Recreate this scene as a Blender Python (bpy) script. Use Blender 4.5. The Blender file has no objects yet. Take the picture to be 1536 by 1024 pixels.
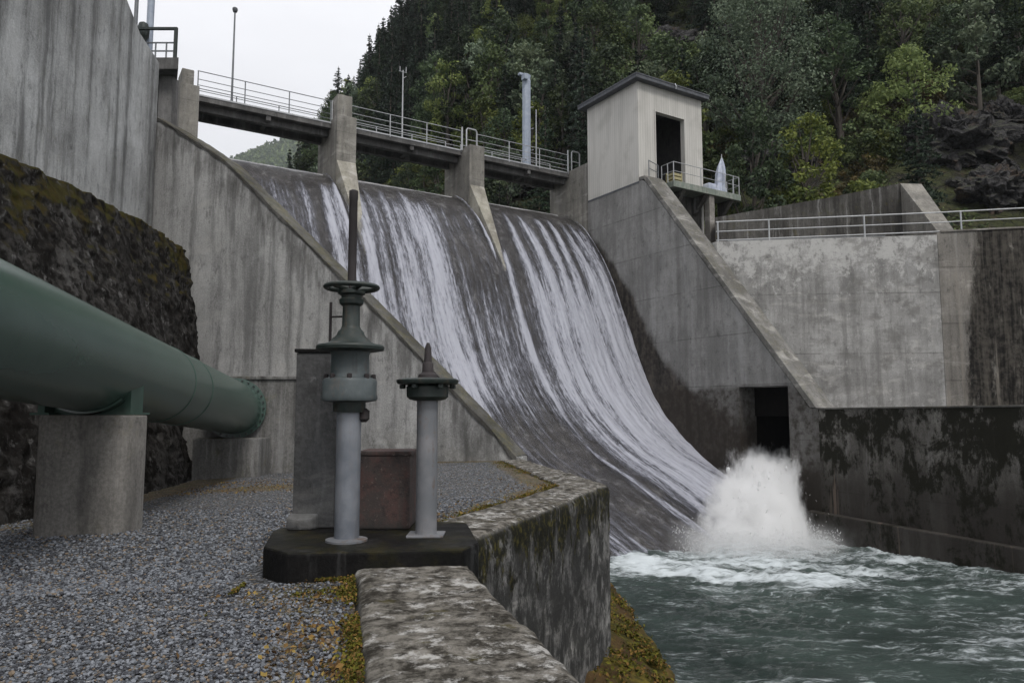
import bpy, bmesh, math, random
import numpy as np
random.seed(7); RNG = np.random.default_rng(11)
S = bpy.context.scene; COL = S.collection
PI = math.pi
# ------------------------------------------------------------------ camera
F, HZ = 1100.0, 104.0
TH = math.atan(HZ / F)
cam = bpy.data.cameras.new('camera'); co = bpy.data.objects.new('camera', cam); COL.objects.link(co)
cam.sensor_width = 36; cam.lens = 36 * F / 1536; cam.clip_start = .05; cam.clip_end = 4000
co.location = (0, 0, 0); co.rotation_euler = (PI / 2 + TH, 0, 0); S.camera = co

def ray(px, py):
    u = (512 - py) / F
    return np.array([(px - 768) / F, math.cos(TH) - u * math.sin(TH), math.sin(TH) + u * math.cos(TH)])
def at(px, py, Y): d = ray(px, py); return d * Y / d[1]          # world point seen there at forward distance Y
def atz(px, py, z): d = ray(px, py); return d * z / d[2]
# dam frame: s along the crest, t downstream, z up
OX, OY = -15.498, 35.0
UX, UY = 0.84805, 0.52992
VX, VY = 0.52992, -0.84805
def D(s, t, z): return (OX + s * UX + t * VX, OY + s * UY + t * VY, z)

# ------------------------------------------------------------------ numpy noise
def _h(i, j, k, seed):
    n = (i * 374761393 + j * 668265263 + k * 1274126177 + seed * 974634777) & 0xffffffff
    n = ((n ^ (n >> 13)) * 1274126177) & 0xffffffff
    return ((n ^ (n >> 16)) & 0xffff) / 65535.0
def vnoise(x, y, z, seed=0):
    x, y, z = np.broadcast_arrays(np.asarray(x, float), np.asarray(y, float), np.asarray(z, float))
    xi, yi, zi = np.floor(x).astype(np.int64), np.floor(y).astype(np.int64), np.floor(z).astype(np.int64)
    f = lambda a: a * a * (3 - 2 * a)
    u, v, w = f(x - xi), f(y - yi), f(z - zi)
    r = 0
    for a in (0, 1):
        for b in (0, 1):
            for c in (0, 1):
                r = r + _h(xi + a, yi + b, zi + c, seed) * (u if a else 1 - u) * (v if b else 1 - v) * (w if c else 1 - w)
    return r
def fbm(x, y, z, oct=4, seed=0):
    s, a, t = 0, 1, 0
    for o in range(oct):
        s = s + a * vnoise(np.asarray(x) * 2**o, np.asarray(y) * 2**o, np.asarray(z) * 2**o, seed + o); t += a; a *= .5
    return s / t
def sstep(a, b, x): x = np.clip((x - a) / (b - a), 0, 1); return x * x * (3 - 2 * x)

# ------------------------------------------------------------------ material builder
class M:
    def __init__(s, name):
        s.m = bpy.data.materials.new(name); s.m.use_nodes = True; s.t = s.m.node_tree
        s.t.nodes.clear(); s.out = s.t.nodes.new('ShaderNodeOutputMaterial')
    def n(s, typ, ins=None, **kw):
        nd = s.t.nodes.new('ShaderNode' + typ)
        for k, v in kw.items(): setattr(nd, k, v)
        for k, v in (ins or {}).items(): s.set(nd.inputs[k], v)
        return nd
    def set(s, sock, v):
        if isinstance(v, bpy.types.NodeSocket): s.t.links.new(v, sock)
        elif isinstance(v, (tuple, list)) and sock.type == 'RGBA' and len(v) == 3: sock.default_value = (*v, 1)
        else: sock.default_value = v
    def pos(s): return s.n('NewGeometry').outputs['Position']
    def nrm(s): return s.n('NewGeometry').outputs['Normal']
    def island(s): return s.n('NewGeometry').outputs['Random Per Island']
    def attr(s, name, o='Fac'): return s.n('Attribute', attribute_name=name).outputs[o]
    def uv(s): return s.n('UVMap', uv_map='UVMap').outputs['UV']
    def sc(s, v, k): return s.n('VectorMath', {0: v, 1: k}, operation='MULTIPLY').outputs[0]
    def vadd(s, v, k): return s.n('VectorMath', {0: v, 1: k}, operation='ADD').outputs[0]
    def dot(s, v, k): return s.n('VectorMath', {0: v, 1: k}, operation='DOT_PRODUCT').outputs['Value']
    def sep(s, v, c): return s.n('SeparateXYZ', {0: v}).outputs[c]
    def comb(s, x, y, z=0.0): return s.n('CombineXYZ', {0: x, 1: y, 2: z}).outputs[0]
    def noise(s, v, scale, det=5, rough=.55, dist=0.0, col=False):
        nd = s.n('TexNoise', {'Vector': v, 'Scale': scale, 'Detail': det, 'Roughness': rough, 'Distortion': dist})
        return nd.outputs['Color' if col else 'Fac']
    def vor(s, v, scale, feat='F1', o='Distance', rnd=1.0):
        return s.n('TexVoronoi', {'Vector': v, 'Scale': scale, 'Randomness': rnd}, feature=feat).outputs[o]
    def mr(s, v, a, b, c=0.0, d=1.0, smooth=True):
        return s.n('MapRange', {'Value': v, 'From Min': a, 'From Max': b, 'To Min': c, 'To Max': d}, interpolation_type='SMOOTHSTEP' if smooth else 'LINEAR').outputs[0]
    def op(s, o, a, b=0.0): return s.n('Math', {0: a, 1: b}, operation=o, use_clamp=False).outputs[0]
    def mul(s, a, b): return s.op('MULTIPLY', a, b)
    def add(s, a, b): return s.op('ADD', a, b)
    def mix(s, f, a, b, mode='MIX'):
        nd = s.n('Mix', data_type='RGBA', blend_type=mode)
        s.set(nd.inputs['Factor'], f); s.set(nd.inputs[6], a); s.set(nd.inputs[7], b)
        return nd.outputs[2]
    def bump(s, h, st=.3, dist=.02, normal=None):
        nd = s.n('Bump', {'Height': h, 'Strength': st, 'Distance': dist})
        if normal is not None: s.set(nd.inputs['Normal'], normal)
        return nd.outputs[0]
    def bsdf(s, col, rough=.8, normal=None, metal=0.0, spec=.5, **ins):
        nd = s.n('BsdfPrincipled', {'Base Color': col, 'Roughness': rough, 'Metallic': metal, 'Specular IOR Level': spec})
        for k, v in ins.items(): s.set(nd.inputs[k], v)
        if normal is not None: s.set(nd.inputs['Normal'], normal)
        return nd.outputs[0]
    def done(s, sh): s.t.links.new(sh, s.out.inputs['Surface']); return s.m

MOSS, MOSSY, BLACK = (.045, .05, .012), (.16, .13, .02), (.022, .02, .018)

def concrete(name, light, dark, streak=.5, streak_col=(.07, .068, .065), pale=0.0, boards=0.0, lift=0.0, moss=0.0, extra=None, rough=.85, sfreq=2.2, bump=.35, hscale=(1, 1, 1)):
    m = M(name); P = m.pos(); z = m.sep(P, 2)
    big = m.noise(m.sc(P, (.55, .55, .4)), 1, 7, .62)
    med = m.noise(P, 3.3, 8, .68)
    fine = m.noise(P, 26, 6, .75)
    c = m.mix(m.mr(big, .36, .66), dark, light)
    c = m.mix(m.mul(m.mr(med, .42, .72), .55), c, dark)
    c = m.mix(m.mul(m.mr(fine, .3, .75), .5), c, m.mix(.5, c, light), 'MIX')
    c = m.mix(.32, c, m.mix(m.mr(fine, .34, .66), (.3, .3, .3), (1.12, 1.12, 1.12)), 'MULTIPLY')
    spk = m.noise(m.sc(P, (1, 1, .6)), 3.6, 10, .8, .2); c = m.mix(m.mul(m.mr(spk, .53, .66), .62), c, m.mix(.8, c, (.02, .02, .02)))
    c = m.mix(m.mul(m.mr(spk, .4, .3), .35), c, m.mix(.5, light, (.6, .6, .6)))
    if boards:
        bz = m.mul(z, 1 / .16)
        b = m.n('TexWhiteNoise', {'W': m.op('FLOOR', bz)}, noise_dimensions='1D').outputs['Value']
        grain = m.noise(m.sc(P, (1.2, 1.2, 14)), 1.6, 5, .6)
        c = m.mix(m.mul(m.mr(b, 0, 1, 0, .3, False), boards), c, dark)
        c = m.mix(m.mul(m.mr(grain, .45, .7), .35 * boards), c, dark)
        fr = m.op('FRACT', bz)
        ln = m.mul(m.op('LESS_THAN', fr, .05), m.mr(m.noise(P, .9, 4), .48, .62))
        c = m.mix(m.mul(ln, .5 * boards), c, (.05, .05, .05))
    if lift:
        fz = m.op('FRACT', m.mul(m.add(z, 18.8), 1 / lift))
        ln = m.mul(m.op('LESS_THAN', fr_ := fz, .022), m.mr(m.noise(P, .8, 4), .32, .55))
        c = m.mix(m.mul(ln, .42), c, (.05, .047, .043))
        c = m.mix(m.mul(m.mr(fz, .75, 1.0), m.mul(m.mr(med, .4, .6), .35)), c, dark)
    if pale:
        pl = m.noise(m.sc(P, (.5, .5, 1.6)), 1.1, 8, .68, .6)
        c = m.mix(m.mul(m.mr(pl, .52, .66), pale), c, (.6, .58, .54))
        pl2 = m.noise(m.sc(P, (1.6, 1.6, .4)), 1.0, 7, .7, .3)
        c = m.mix(m.mul(m.mr(pl2, .6, .72), pale * .7), c, (.42, .39, .34))
    if streak:
        wob = m.sc(m.vadd(m.noise(P, 1.4, 4, .6, col=True), (-.5, -.5, -.5)), (.22, .22, .0)); Q = m.vadd(P, wob)
        st = m.noise(m.sc(Q, (sfreq, sfreq, .1)), 1, 9, .68, .1)
        st2 = m.noise(m.sc(Q, (sfreq * 3.2, sfreq * 3.2, .3)), 1, 8, .72)
        brk = m.mr(m.noise(m.sc(P, (.8, .8, .5)), 1, 6, .65), .26, .5)
        c = m.mix(m.mul(m.mul(m.mr(st, .46, .64), brk), streak), c, streak_col)
        c = m.mix(m.mul(m.mul(m.mr(st2, .5, .68), m.mr(med, .6, .38)), streak * .75), c, streak_col)
        c = m.mix(m.mul(m.mr(st, .46, .34), streak * .5), c, m.mix(.6, light, (.5, .5, .5)))
    if moss:
        mm = m.noise(P, 1.9, 8, .72)
        up = m.mr(m.sep(m.nrm(), 2), -.2, .9)
        k = m.mr(m.add(mm, m.mul(up, .12)), .55, .68)
        c = m.mix(m.mul(k, moss), c, m.mix(m.mr(m.noise(P, 7, 3), .4, .65), MOSS, MOSSY))
    rg = m.mr(med, .3, .7, rough - .12, rough + .08)
    if extra: c, rg2 = extra(m, P, c, dict(big=big, med=med, fine=fine, z=z)); rg = rg2 if rg2 is not None else rg
    h = m.add(m.mul(fine, .5), m.mul(med, 1.0))
    pit = m.mr(m.vor(P, 9), .0, .16)
    h = m.add(h, m.mul(pit, .22))
    nb = m.bump(h, bump, .03)
    return m.done(m.bsdf(c, rg, nb, spec=.06))

# ------------------------------------------------------------------ mesh builder
class MB:
    def __init__(s): s.v = []; s.f = []
    def add(s, vs, fs):
        o = len(s.v); s.v.extend([tuple(map(float, p)) for p in vs]); s.f.extend([tuple(i + o for i in f) for f in fs]); return s
    def box8(s, p):   # 8 points: bottom 4 ccw, top 4 ccw
        return s.add(p, [(3, 2, 1, 0), (4, 5, 6, 7), (0, 1, 5, 4), (1, 2, 6, 5), (2, 3, 7, 6), (3, 0, 4, 7)])
    def box(s, x0, x1, y0, y1, z0, z1, fn=None):
        p = [(x0, y0, z0), (x1, y0, z0), (x1, y1, z0), (x0, y1, z0), (x0, y0, z1), (x1, y0, z1), (x1, y1, z1), (x0, y1, z1)]
        if fn: p = [fn(*q) for q in p]
        return s.box8(p)
    def plan(s, poly, z0, z1):   # plan polygon extruded; z may be callables
        a = [(x, y, z0(x, y) if callable(z0) else z0) for x, y in poly]; b = [(x, y, z1(x, y) if callable(z1) else z1) for x, y in poly]
        n = len(poly); return s.add(a + b, [tuple(range(n))[::-1], tuple(range(n, 2 * n))] + [(i, (i + 1) % n, n + (i + 1) % n, n + i) for i in range(n)])
    def side(s, poly, s0, s1):    # (t, z) polygon extruded along the crest
        a = [D(s0, t, z) for t, z in poly]; b = [D(s1, t, z) for t, z in poly]
        n = len(poly); return s.add(a + b, [tuple(range(n)), tuple(range(n, 2 * n))[::-1]] + [(i, n + i, n + (i + 1) % n, (i + 1) % n) for i in range(n)])
    def tube(s, path, r, n=10, cap=True):
        path = [np.array(p, float) for p in path]; rs = r if isinstance(r, (list, tuple)) else [r] * len(path)
        rings = []; up = None
        for i, p in enumerate(path):
            d = path[min(i + 1, len(path) - 1)] - path[max(i - 1, 0)]; d /= np.linalg.norm(d) + 1e-12
            if up is None: up = np.array([0, 0, 1.0]) if abs(d[2]) < .9 else np.array([1.0, 0, 0])
            e1 = np.cross(d, up); e1 /= np.linalg.norm(e1) + 1e-12; e2 = np.cross(e1, d); up = e2
            rings.append([p + rs[i] * (e1 * math.cos(2 * PI * k / n) + e2 * math.sin(2 * PI * k / n)) for k in range(n)])
        vs = [q for rg in rings for q in rg]; fs = []
        for i in range(len(path) - 1):
            for k in range(n): fs.append((i * n + k, i * n + (k + 1) % n, (i + 1) * n + (k + 1) % n, (i + 1) * n + k))
        if cap: fs.append(tuple(range(n))[::-1]); fs.append(tuple(range((len(path) - 1) * n, len(path) * n)))
        return s.add(vs, fs)
    def lathe(s, prof, c=(0, 0), n=28, a0=0.0):      # prof: list of (r, z)
        vs = []; fs = []
        for r, z in prof:
            for k in range(n): a = a0 + 2 * PI * k / n; vs.append((c[0] + r * math.cos(a), c[1] + r * math.sin(a), z))
        for i in range(len(prof) - 1):
            for k in range(n): fs.append((i * n + k, i * n + (k + 1) % n, (i + 1) * n + (k + 1) % n, (i + 1) * n + k))
        fs.append(tuple(range(n))[::-1]); fs.append(tuple(range((len(prof) - 1) * n, len(prof) * n)))
        return s.add(vs, fs)
    def build(s, name, mat, parent=None, smooth=False, bevel=0.0, seg=2, jitter=None):
        me = bpy.data.meshes.new(name); off = np.array((0., 0, 0))
        if parent is not None: off = np.array(WORLD[parent.name])
        me.from_pydata([tuple(np.array(v) - off) for v in s.v], [], s.f); me.materials.append(mat)
        bm = bmesh.new(); bm.from_mesh(me); bmesh.ops.recalc_face_normals(bm, faces=bm.faces[:])
        if bevel: 
            bmesh.ops.bevel(bm, geom=[e for e in bm.edges if len(e.link_faces) == 2 and e.calc_face_angle(0) > .35], offset=bevel, segments=seg, affect='EDGES', profile=.6, clamp_overlap=True)
        bm.to_mesh(me); bm.free()
        if smooth: me.shade_smooth() if hasattr(me, 'shade_smooth') else None
        o = bpy.data.objects.new(name, me); COL.objects.link(o)
        if parent is not None: o.parent = parent
        WORLD[o.name] = tuple(off)
        if smooth and smooth != 'all':
            me.set_sharp_from_angle(angle=math.radians(40))
        return o
WORLD = {}
def tag(o, label=None, cat=None, group=None, kind=None):
    for k, v in (('label', label), ('category', cat), ('group', group), ('kind', kind)):
        if v: o[k] = v
    return o
def thing(name, loc, label, cat, group=None):
    o = bpy.data.objects.new(name, None); o.empty_display_size = .3; COL.objects.link(o); o.location = loc; WORLD[o.name] = tuple(loc)
    return tag(o, label, cat, group)
def npmesh(name, V, Fq, mat, parent=None, uv=None, attrs=None, smooth=True):
    me = bpy.data.meshes.new(name); V = np.asarray(V, np.float32); Fq = np.asarray(Fq, np.int32); k = Fq.shape[1]
    if parent is not None: V = V - np.array(WORLD[parent.name], np.float32)
    me.vertices.add(len(V)); me.vertices.foreach_set('co', V.ravel())
    me.loops.add(Fq.size); me.loops.foreach_set('vertex_index', Fq.ravel())
    me.polygons.add(len(Fq)); me.polygons.foreach_set('loop_start', np.arange(0, Fq.size, k, dtype=np.int32))
    me.update(calc_edges=True)
    if uv is not None:
        l = me.uv_layers.new(name='UVMap'); l.data.foreach_set('uv', np.asarray(uv, np.float32)[Fq.ravel()].ravel())
    for an, av in (attrs or {}).items():
        a = me.attributes.new(an, 'FLOAT', 'POINT'); a.data.foreach_set('value', np.asarray(av, np.float32).ravel())
    me.materials.append(mat); me.validate()
    me.polygons.foreach_set('use_smooth', np.full(len(me.polygons), bool(smooth)))
    o = bpy.data.objects.new(name, me); COL.objects.link(o)
    if parent is not None: o.parent = parent
    WORLD[o.name] = (0, 0, 0) if parent is None else WORLD[parent.name]
    return o
def gridfaces(nu, nv):
    i = np.arange(nu - 1)[:, None] * nv + np.arange(nv - 1)[None, :]
    return np.stack([i, i + nv, i + nv + 1, i + 1], -1).reshape(-1, 4)

# chute profile (t, z) read along the right training wall
PROF = np.array([(-2.6, 12.0), (-2.2, 12.75), (-1.6, 12.98), (-1.0, 12.93), (-.3, 12.65), (.4, 12.3), (1.14, 11.75), (2.15, 10.7), (3.2, 9.3), (4.3, 7.6), (5.5, 4.95), (6.42, 2.75), (7.37, 1.0), (8.63, -.6), (9.6, -1.5), (10.97, -2.45), (12.49, -3.2), (14, -4.1), (15.5, -4.95), (16.7, -5.6), (18, -6.4), (20, -7.5)])
def chute_z(t): return np.interp(t, PROF[:, 0], PROF[:, 1])
ZW = -5.45

# ------------------------------------------------------------------ materials
def extra_training(m, P, c, d):
    # damp dark band where the spray keeps the wall wet along the chute, and below the outlet lintel
    tt = m.dot(m.vadd(P, (-OX, -OY, 0)), (VX, VY, 0))
    fc = m.n('FloatCurve', {'Value': m.mr(tt, -3, 21, 0, 1, False)})
    cv = fc.mapping.curves[0]
    pts = [((t + 3) / 24, (z + 8) / 22) for t, z in PROF]
    cv.points[0].location = pts[0]; cv.points[-1].location = pts[-1]
    for p in pts[1:-1]: cv.points.new(*p)
    for p in cv.points: p.handle_type = 'VECTOR'
    fc.mapping.update()
    zc = m.mr(fc.outputs[0], 0, 1, -8, 14, False)
    h = m.op('SUBTRACT', d['z'], zc)
    nz = m.noise(m.sc(P, (1, 1, .7)), 1.3, 6, .6)
    h = m.add(h, m.mr(d['z'], 5, 11.5, 0, 3.0))
    stv = m.noise(m.sc(P, (2.6, 2.6, .25)), 1.0, 8, .72)
    band = m.mr(m.add(h, m.mul(m.op('SUBTRACT', nz, .5), 2.0)), 3.7, 2.8)
    c = m.mix(m.mul(band, .93), c, m.mix(m.mr(m.add(m.mul(stv, .5), m.mul(d['med'], .5)), .4, .62), (.012, .0105, .009), (.075, .064, .053)))
    low = m.mr(m.add(d['z'], m.mul(m.op('SUBTRACT', nz, .5), .7)), 1.3, .95)
    c = m.mix(m.mul(low, m.mr(d['med'], .3, .62, .95, .45)), c, (.04, .034, .028))
    wet = m.mr(m.add(d['z'], nz), -1.2, -2.6)
    c = m.mix(m.mul(wet, .85), c, (.03, .026, .022))
    return c, m.mr(band, 0, 1, .8, .45)
def extra_panel(m, P, c, d):
    # lime bloom running down from the coping, blotches lower down
    n1 = m.noise(m.sc(P, (1, 1, .7)), 1.4, 9, .72, .3); n2 = m.noise(P, 6, 7, .75)
    v = m.add(m.mul(n1, .65), m.mul(n2, .35))
    k = m.mr(m.add(v, m.mr(d['z'], 5.0, 8.9, -.06, .07)), .5, .6)
    c = m.mix(m.mul(k, .75), c, m.mix(d['fine'], (.42, .415, .4), (.58, .572, .55)))
    dk = m.noise(m.sc(P, (1, 1, 1.5)), .8, 8, .7, .2)
    c = m.mix(m.mul(m.mr(dk, .5, .64), .55), c, (.13, .125, .115))
    return c, None
def stain(amount, x0=None, gap=.5, zlo=None, tone=(.02, .018, .016), big=.55):
    def fn(m, P, c, d):
        n1 = m.noise(m.sc(P, (1.0, 1.0, .22)), big, 7, .66, .4)
        n2 = m.noise(m.sc(P, (4, 4, 1.5)), .8, 8, .75)
        v = m.add(m.mul(n1, .7), m.mul(n2, .3))
        k = m.mr(v, gap + .04, gap - .04)
        if x0: k = m.mul(k, m.mr(m.add(m.add(m.sep(P, 0), m.mul(m.sep(P, 2), -.13)), m.mul(n2, 1.6)), x0 - .2, x0 + .35))
        sv = m.noise(m.sc(P, (3.0, 3.0, .2)), 1.0, 8, .74, .15)
        c = m.mix(m.mul(k, amount), c, m.mix(m.mr(m.add(m.mul(sv, .6), m.mul(d['med'], .4)), .42, .62), (.008, .0075, .007), (.075, .068, .058)))
        n3 = m.noise(m.sc(P, (2.2, 2.2, .1)), 1.1, 5, .6)
        c = m.mix(m.mul(m.mr(n3, .56, .68), .5), c, (.24, .22, .19))
        return c, None
    return fn
def extra_lower(m, P, c, d):
    # black moss curtain under the ledge, brown damp zone below
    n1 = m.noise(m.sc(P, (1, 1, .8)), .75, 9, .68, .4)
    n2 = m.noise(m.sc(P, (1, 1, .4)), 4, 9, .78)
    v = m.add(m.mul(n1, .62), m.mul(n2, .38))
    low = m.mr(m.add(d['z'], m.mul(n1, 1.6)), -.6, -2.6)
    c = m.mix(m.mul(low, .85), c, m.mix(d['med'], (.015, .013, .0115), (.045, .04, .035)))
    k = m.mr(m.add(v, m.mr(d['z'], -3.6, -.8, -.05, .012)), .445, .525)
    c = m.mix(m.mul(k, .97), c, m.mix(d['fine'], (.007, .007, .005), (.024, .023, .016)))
    st = m.noise(m.sc(P, (1.5, 1.5, .05)), 1.7, 5, .5)
    c = m.mix(m.mul(m.mr(st, .64, .7), .55), c, (.17, .13, .105))
    return c, None
def extra_wallM(m, P, c, d):
    dr = m.attr('drop'); h = m.dot(P, (-.9063, .4226, 0))
    ln = m.add(m.mul(m.noise(m.comb(h, 0.0, 0.0), 1.3, 8, .75), 5.5), -1.7)
    dk = m.mul(m.mr(m.op('SUBTRACT', dr, ln), .35, -.5), m.mr(m.noise(m.sc(P, (2.2, 2.2, .6)), 1.5, 7, .7), .36, .6))
    c = m.mix(m.mul(dk, m.mr(dr, 0, .02, 0, .62)), c, (.075, .072, .068))
    low = m.mr(d['z'], .1, -1.3)
    c = m.mix(m.mul(low, m.mr(d['med'], .35, .6, .1, .55)), c, (.07, .07, .062))
    return c, None
def extra_kerb(m, P, c, d):
    nz = m.sep(m.nrm(), 2); up = m.mr(nz, .45, .85)
    # lichen and worn pale aggregate on the top
    li = m.noise(P, 7.5, 9, .74, .15)
    li2 = m.noise(m.vadd(P, (9, 3, 1)), 2.2, 5, .6)
    top = m.mix(m.mr(m.noise(P, 9, 8, .75), .38, .66), (.03, .027, .022), (.21, .195, .17))
    top = m.mix(m.mul(m.mr(m.add(m.mul(li, .75), m.mul(li2, .25)), .515, .62), .9), top, m.mix(d['fine'], (.3, .29, .275), (.62, .61, .58)))
    mo = m.mr(m.noise(m.vadd(P, (3, 7, 2)), 3.4, 7, .7), .58, .66)
    top = m.mix(m.mul(mo, .7), top, (.06, .052, .018))
    c = m.mix(up, c, top)
    # moss curtain on the upper face, blotchy dark and pale runs below
    z = d['z']; side = m.op('SUBTRACT', 1.0, up)
    blo = m.noise(m.sc(P, (1, 1, .75)), 3.2, 9, .76, .25)
    c = m.mix(m.mul(m.mr(blo, .39, .54), m.mul(side, .9)), c, (.03, .03, .029))
    run = m.noise(m.sc(P, (1, 1, .55)), 4.2, 9, .75, .2)
    c = m.mix(m.mul(m.mr(run, .58, .66), m.mul(side, .6)), c, (.27, .265, .26))
    cur = m.noise(m.sc(P, (1, 1, .5)), 3.6, 8, .72, .5)
    k = m.mr(m.add(cur, m.mr(z, -2.4, -1.25, -.12, .12)), .52, .6)
    c = m.mix(m.mul(m.mul(k, side), .93), c, m.mix(m.mr(m.noise(P, 11, 5, .7), .48, .66), (.014, .014, .01), (.07, .062, .016)))
    return c, None
def extra_ledge(m, P, c, d):
    up = m.sep(m.nrm(), 2)
    n1 = m.noise(P, 1.5, 8, .7); n2 = m.noise(P, 6, 6, .75)
    c = m.mix(m.mul(m.mr(m.add(m.mul(n1, .5), m.mul(n2, .5)), .42, .56), .92), c, (.009, .008, .007))
    pw = m.mr(m.noise(m.sc(P, (1, 1, .7)), 4.5, 9, .8), .56, .66)
    c = m.mix(m.mul(m.mul(pw, .75), m.mr(up, .75, .3)), c, (.17, .165, .16))
    mo = m.noise(m.vadd(P, (5, 1, 2)), 1.1, 8, .72)
    k = m.mr(m.add(m.add(mo, m.mr(up, .0, .8, 0, .12)), m.mr(d['z'], 1, 4.7, -.2, .09)), .57, .68)
    c = m.mix(m.mul(k, .92), c, m.mix(m.mr(n2, .4, .62), (.03, .026, .008), m.mix(m.mr(m.noise(P, 4, 6, .7), .42, .62), (.05, .036, .011), (.042, .045, .012))))
    return c, .95

MAT = {}
MAT['wallL'] = concrete('old_streaked_concrete', (.58, .59, .59), (.3, .303, .3), .72, (.075, .075, .074), pale=.1, moss=.1, sfreq=1.6, bump=.6)
MAT['wallM'] = concrete('pale_streaked_concrete', (.6, .597, .585), (.38, .377, .37), .62, (.12, .12, .118), pale=.25, sfreq=2.0, extra=extra_wallM, bump=.5)
MAT['cap'] = concrete('mossy_coping_concrete', (.165, .16, .147), (.06, .058, .053), 0, moss=.25, bump=1.0)
MAT['training'] = concrete('board_marked_concrete', (.345, .34, .328), (.2, .197, .19), .45, (.11, .106, .098), boards=.7, lift=2.5, extra=extra_training)
MAT['copeR'] = concrete('worn_coping_concrete', (.33, .31, .28), (.15, .14, .125), .3, pale=.3, moss=.12)
MAT['copeD'] = concrete('grey_coping_concrete', (.25, .243, .228), (.12, .115, .105), .3, pale=.35, moss=.12)
MAT['panel'] = concrete('patchy_concrete', (.44, .434, .42), (.23, .226, .217), .5, (.11, .107, .102), pale=.3, boards=.6, lift=3.1, extra=extra_panel)
MAT['stained'] = concrete('black_stained_concrete', (.3, .28, .25), (.18, .17, .155), .4, (.04, .037, .033), pale=.2, lift=2.9, extra=stain(.97, x0=23.4, gap=.56))
MAT['wing'] = concrete('dark_weathered_concrete', (.13, .125, .115), (.055, .052, .048), .8, (.025, .024, .022), sfreq=2.5, moss=.2)
MAT['lower'] = concrete('mossy_dark_concrete', (.24, .23, .21), (.085, .08, .072), .5, (.02, .018, .016), lift=2.2, boards=.3, extra=extra_lower)
MAT['pier'] = concrete('pier_concrete', (.3, .285, .25), (.17, .162, .148), .45, (.08, .078, .072), lift=1.2, pale=.25, sfreq=2.8)
MAT['nose'] = concrete('pier_nose_concrete', (.42, .4, .34), (.24, .225, .19), .35, (.12, .11, .09), pale=.4, moss=.12)
MAT['deck'] = concrete('deck_concrete', (.17, .165, .16), (.09, .088, .086), .5, (.05, .05, .05))
MAT['chute'] = concrete('wet_chute_concrete', (.085, .08, .076), (.036, .033, .031), .5, (.02, .019, .018), rough=.5, lift=1.25, boards=.8, bump=.8)
MAT['kerb'] = concrete('old_kerb_concrete', (.25, .245, .235), (.1, .098, .095), .2, (.03, .03, .028), pale=.3, sfreq=3.5, extra=extra_kerb, bump=.8)
MAT['ledge'] = concrete('mossy_rough_masonry', (.07, .067, .063), (.026, .024, .022), .25, (.014, .013, .012), extra=extra_ledge, bump=1.0)
MAT['pedestal'] = concrete('pedestal_concrete', (.3, .285, .26), (.17, .162, .15), .55, (.055, .053, .05), sfreq=2.6, moss=.15)
MAT['block'] = concrete('anchor_block_concrete', (.27, .265, .255), (.13, .127, .12), .7, (.045, .044, .042), sfreq=3.2, moss=.3)
MAT['plinth'] = concrete('black_plinth_concrete', (.017, .016, .0155), (.008, .008, .008), .2, (.008, .008, .008), rough=.5, moss=.1)
MAT['darkslab'] = concrete('dark_grey_slab_concrete', (.12, .12, .12), (.05, .05, .05), .4, (.03, .03, .03), pale=.1)
MAT['berm'] = concrete('mossy_footing_concrete', (.1, .062, .028), (.035, .026, .015), 0, moss=.6, bump=1)

def redpaint():
    m = M('faded_red_paint'); P = m.pos()
    n = m.noise(P, 5, 8, .72); f = m.noise(P, 30, 5, .7)
    st = m.noise(m.sc(P, (9, 9, .8)), 1, 6, .6)
    c = m.mix(m.mr(n, .42, .6), (.055, .045, .042), (.085, .05, .045))
    c = m.mix(m.mul(m.mr(st, .5, .65), .75), c, (.06, .052, .048))
    c = m.mix(m.mul(m.mr(m.noise(P, 11, 8, .8), .5, .62), .7), c, (.022, .02, .019))
    c = m.mix(m.mr(f, .58, .72), c, (.17, .14, .125))
    c = m.mix(m.mr(m.add(m.sep(P, 2), m.mul(n, .25)), -.78, -.95), c, (.03, .03, .028))
    return m.done(m.bsdf(c, .85, m.bump(m.add(n, m.mul(f, .4)), .6, .02), spec=.3))
MAT['red'] = redpaint()
def paint(name, base, worn, rough=.5, metal=0.0, wear=.6, grime=(.03, .03, .028), rust=.0, sc=1.0, spec=.4):
    m = M(name); P = m.pos()
    n = m.noise(P, 3.0 * sc, 8, .7); f = m.noise(P, 24 * sc, 6, .7)
    st = m.noise(m.sc(P, (8 * sc, 8 * sc, .7 * sc)), 1, 6, .6)
    c = m.mix(m.mr(n, .4, .68), base, worn)
    c = m.mix(m.mul(m.mr(st, .52, .68), wear), c, grime)
    if rust: c = m.mix(m.mul(m.mr(m.add(m.mul(m.noise(m.sc(P, (7, 7, .5)), 1.3, 7, .7), .65), m.mul(f, .35)), .51, .66), rust), c, m.mix(f, (.06, .034, .02), (.17, .105, .06)))
    if sc > .3: c = m.mix(m.mul(m.mr(f, .55, .75), .3), c, worn)
    return m.done(m.bsdf(c, m.mr(f, .3, .7, rough - .1, rough + .15) if sc > .3 else rough, m.bump(m.add(n, f), .15, .01) if sc > .3 else None, metal=metal, spec=spec))
MAT['pipe'] = paint('green_pipe_paint', (.043, .078, .062), (.051, .088, .071), .27, wear=.3, sc=.25, grime=(.034, .05, .042), spec=.7)
MAT['greenmetal'] = paint('dark_green_paint', (.014, .022, .019), (.03, .04, .037), .5, wear=.6, rust=.3)
MAT['bluegreen'] = paint('grey_green_paint', (.06, .074, .077), (.115, .132, .136), .5, wear=.6, rust=.35)
MAT['galv'] = paint('weathered_galvanised_steel', (.15, .165, .19), (.24, .255, .28), .5, .35, wear=.5, grime=(.085, .085, .09), rust=.15)
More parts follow.
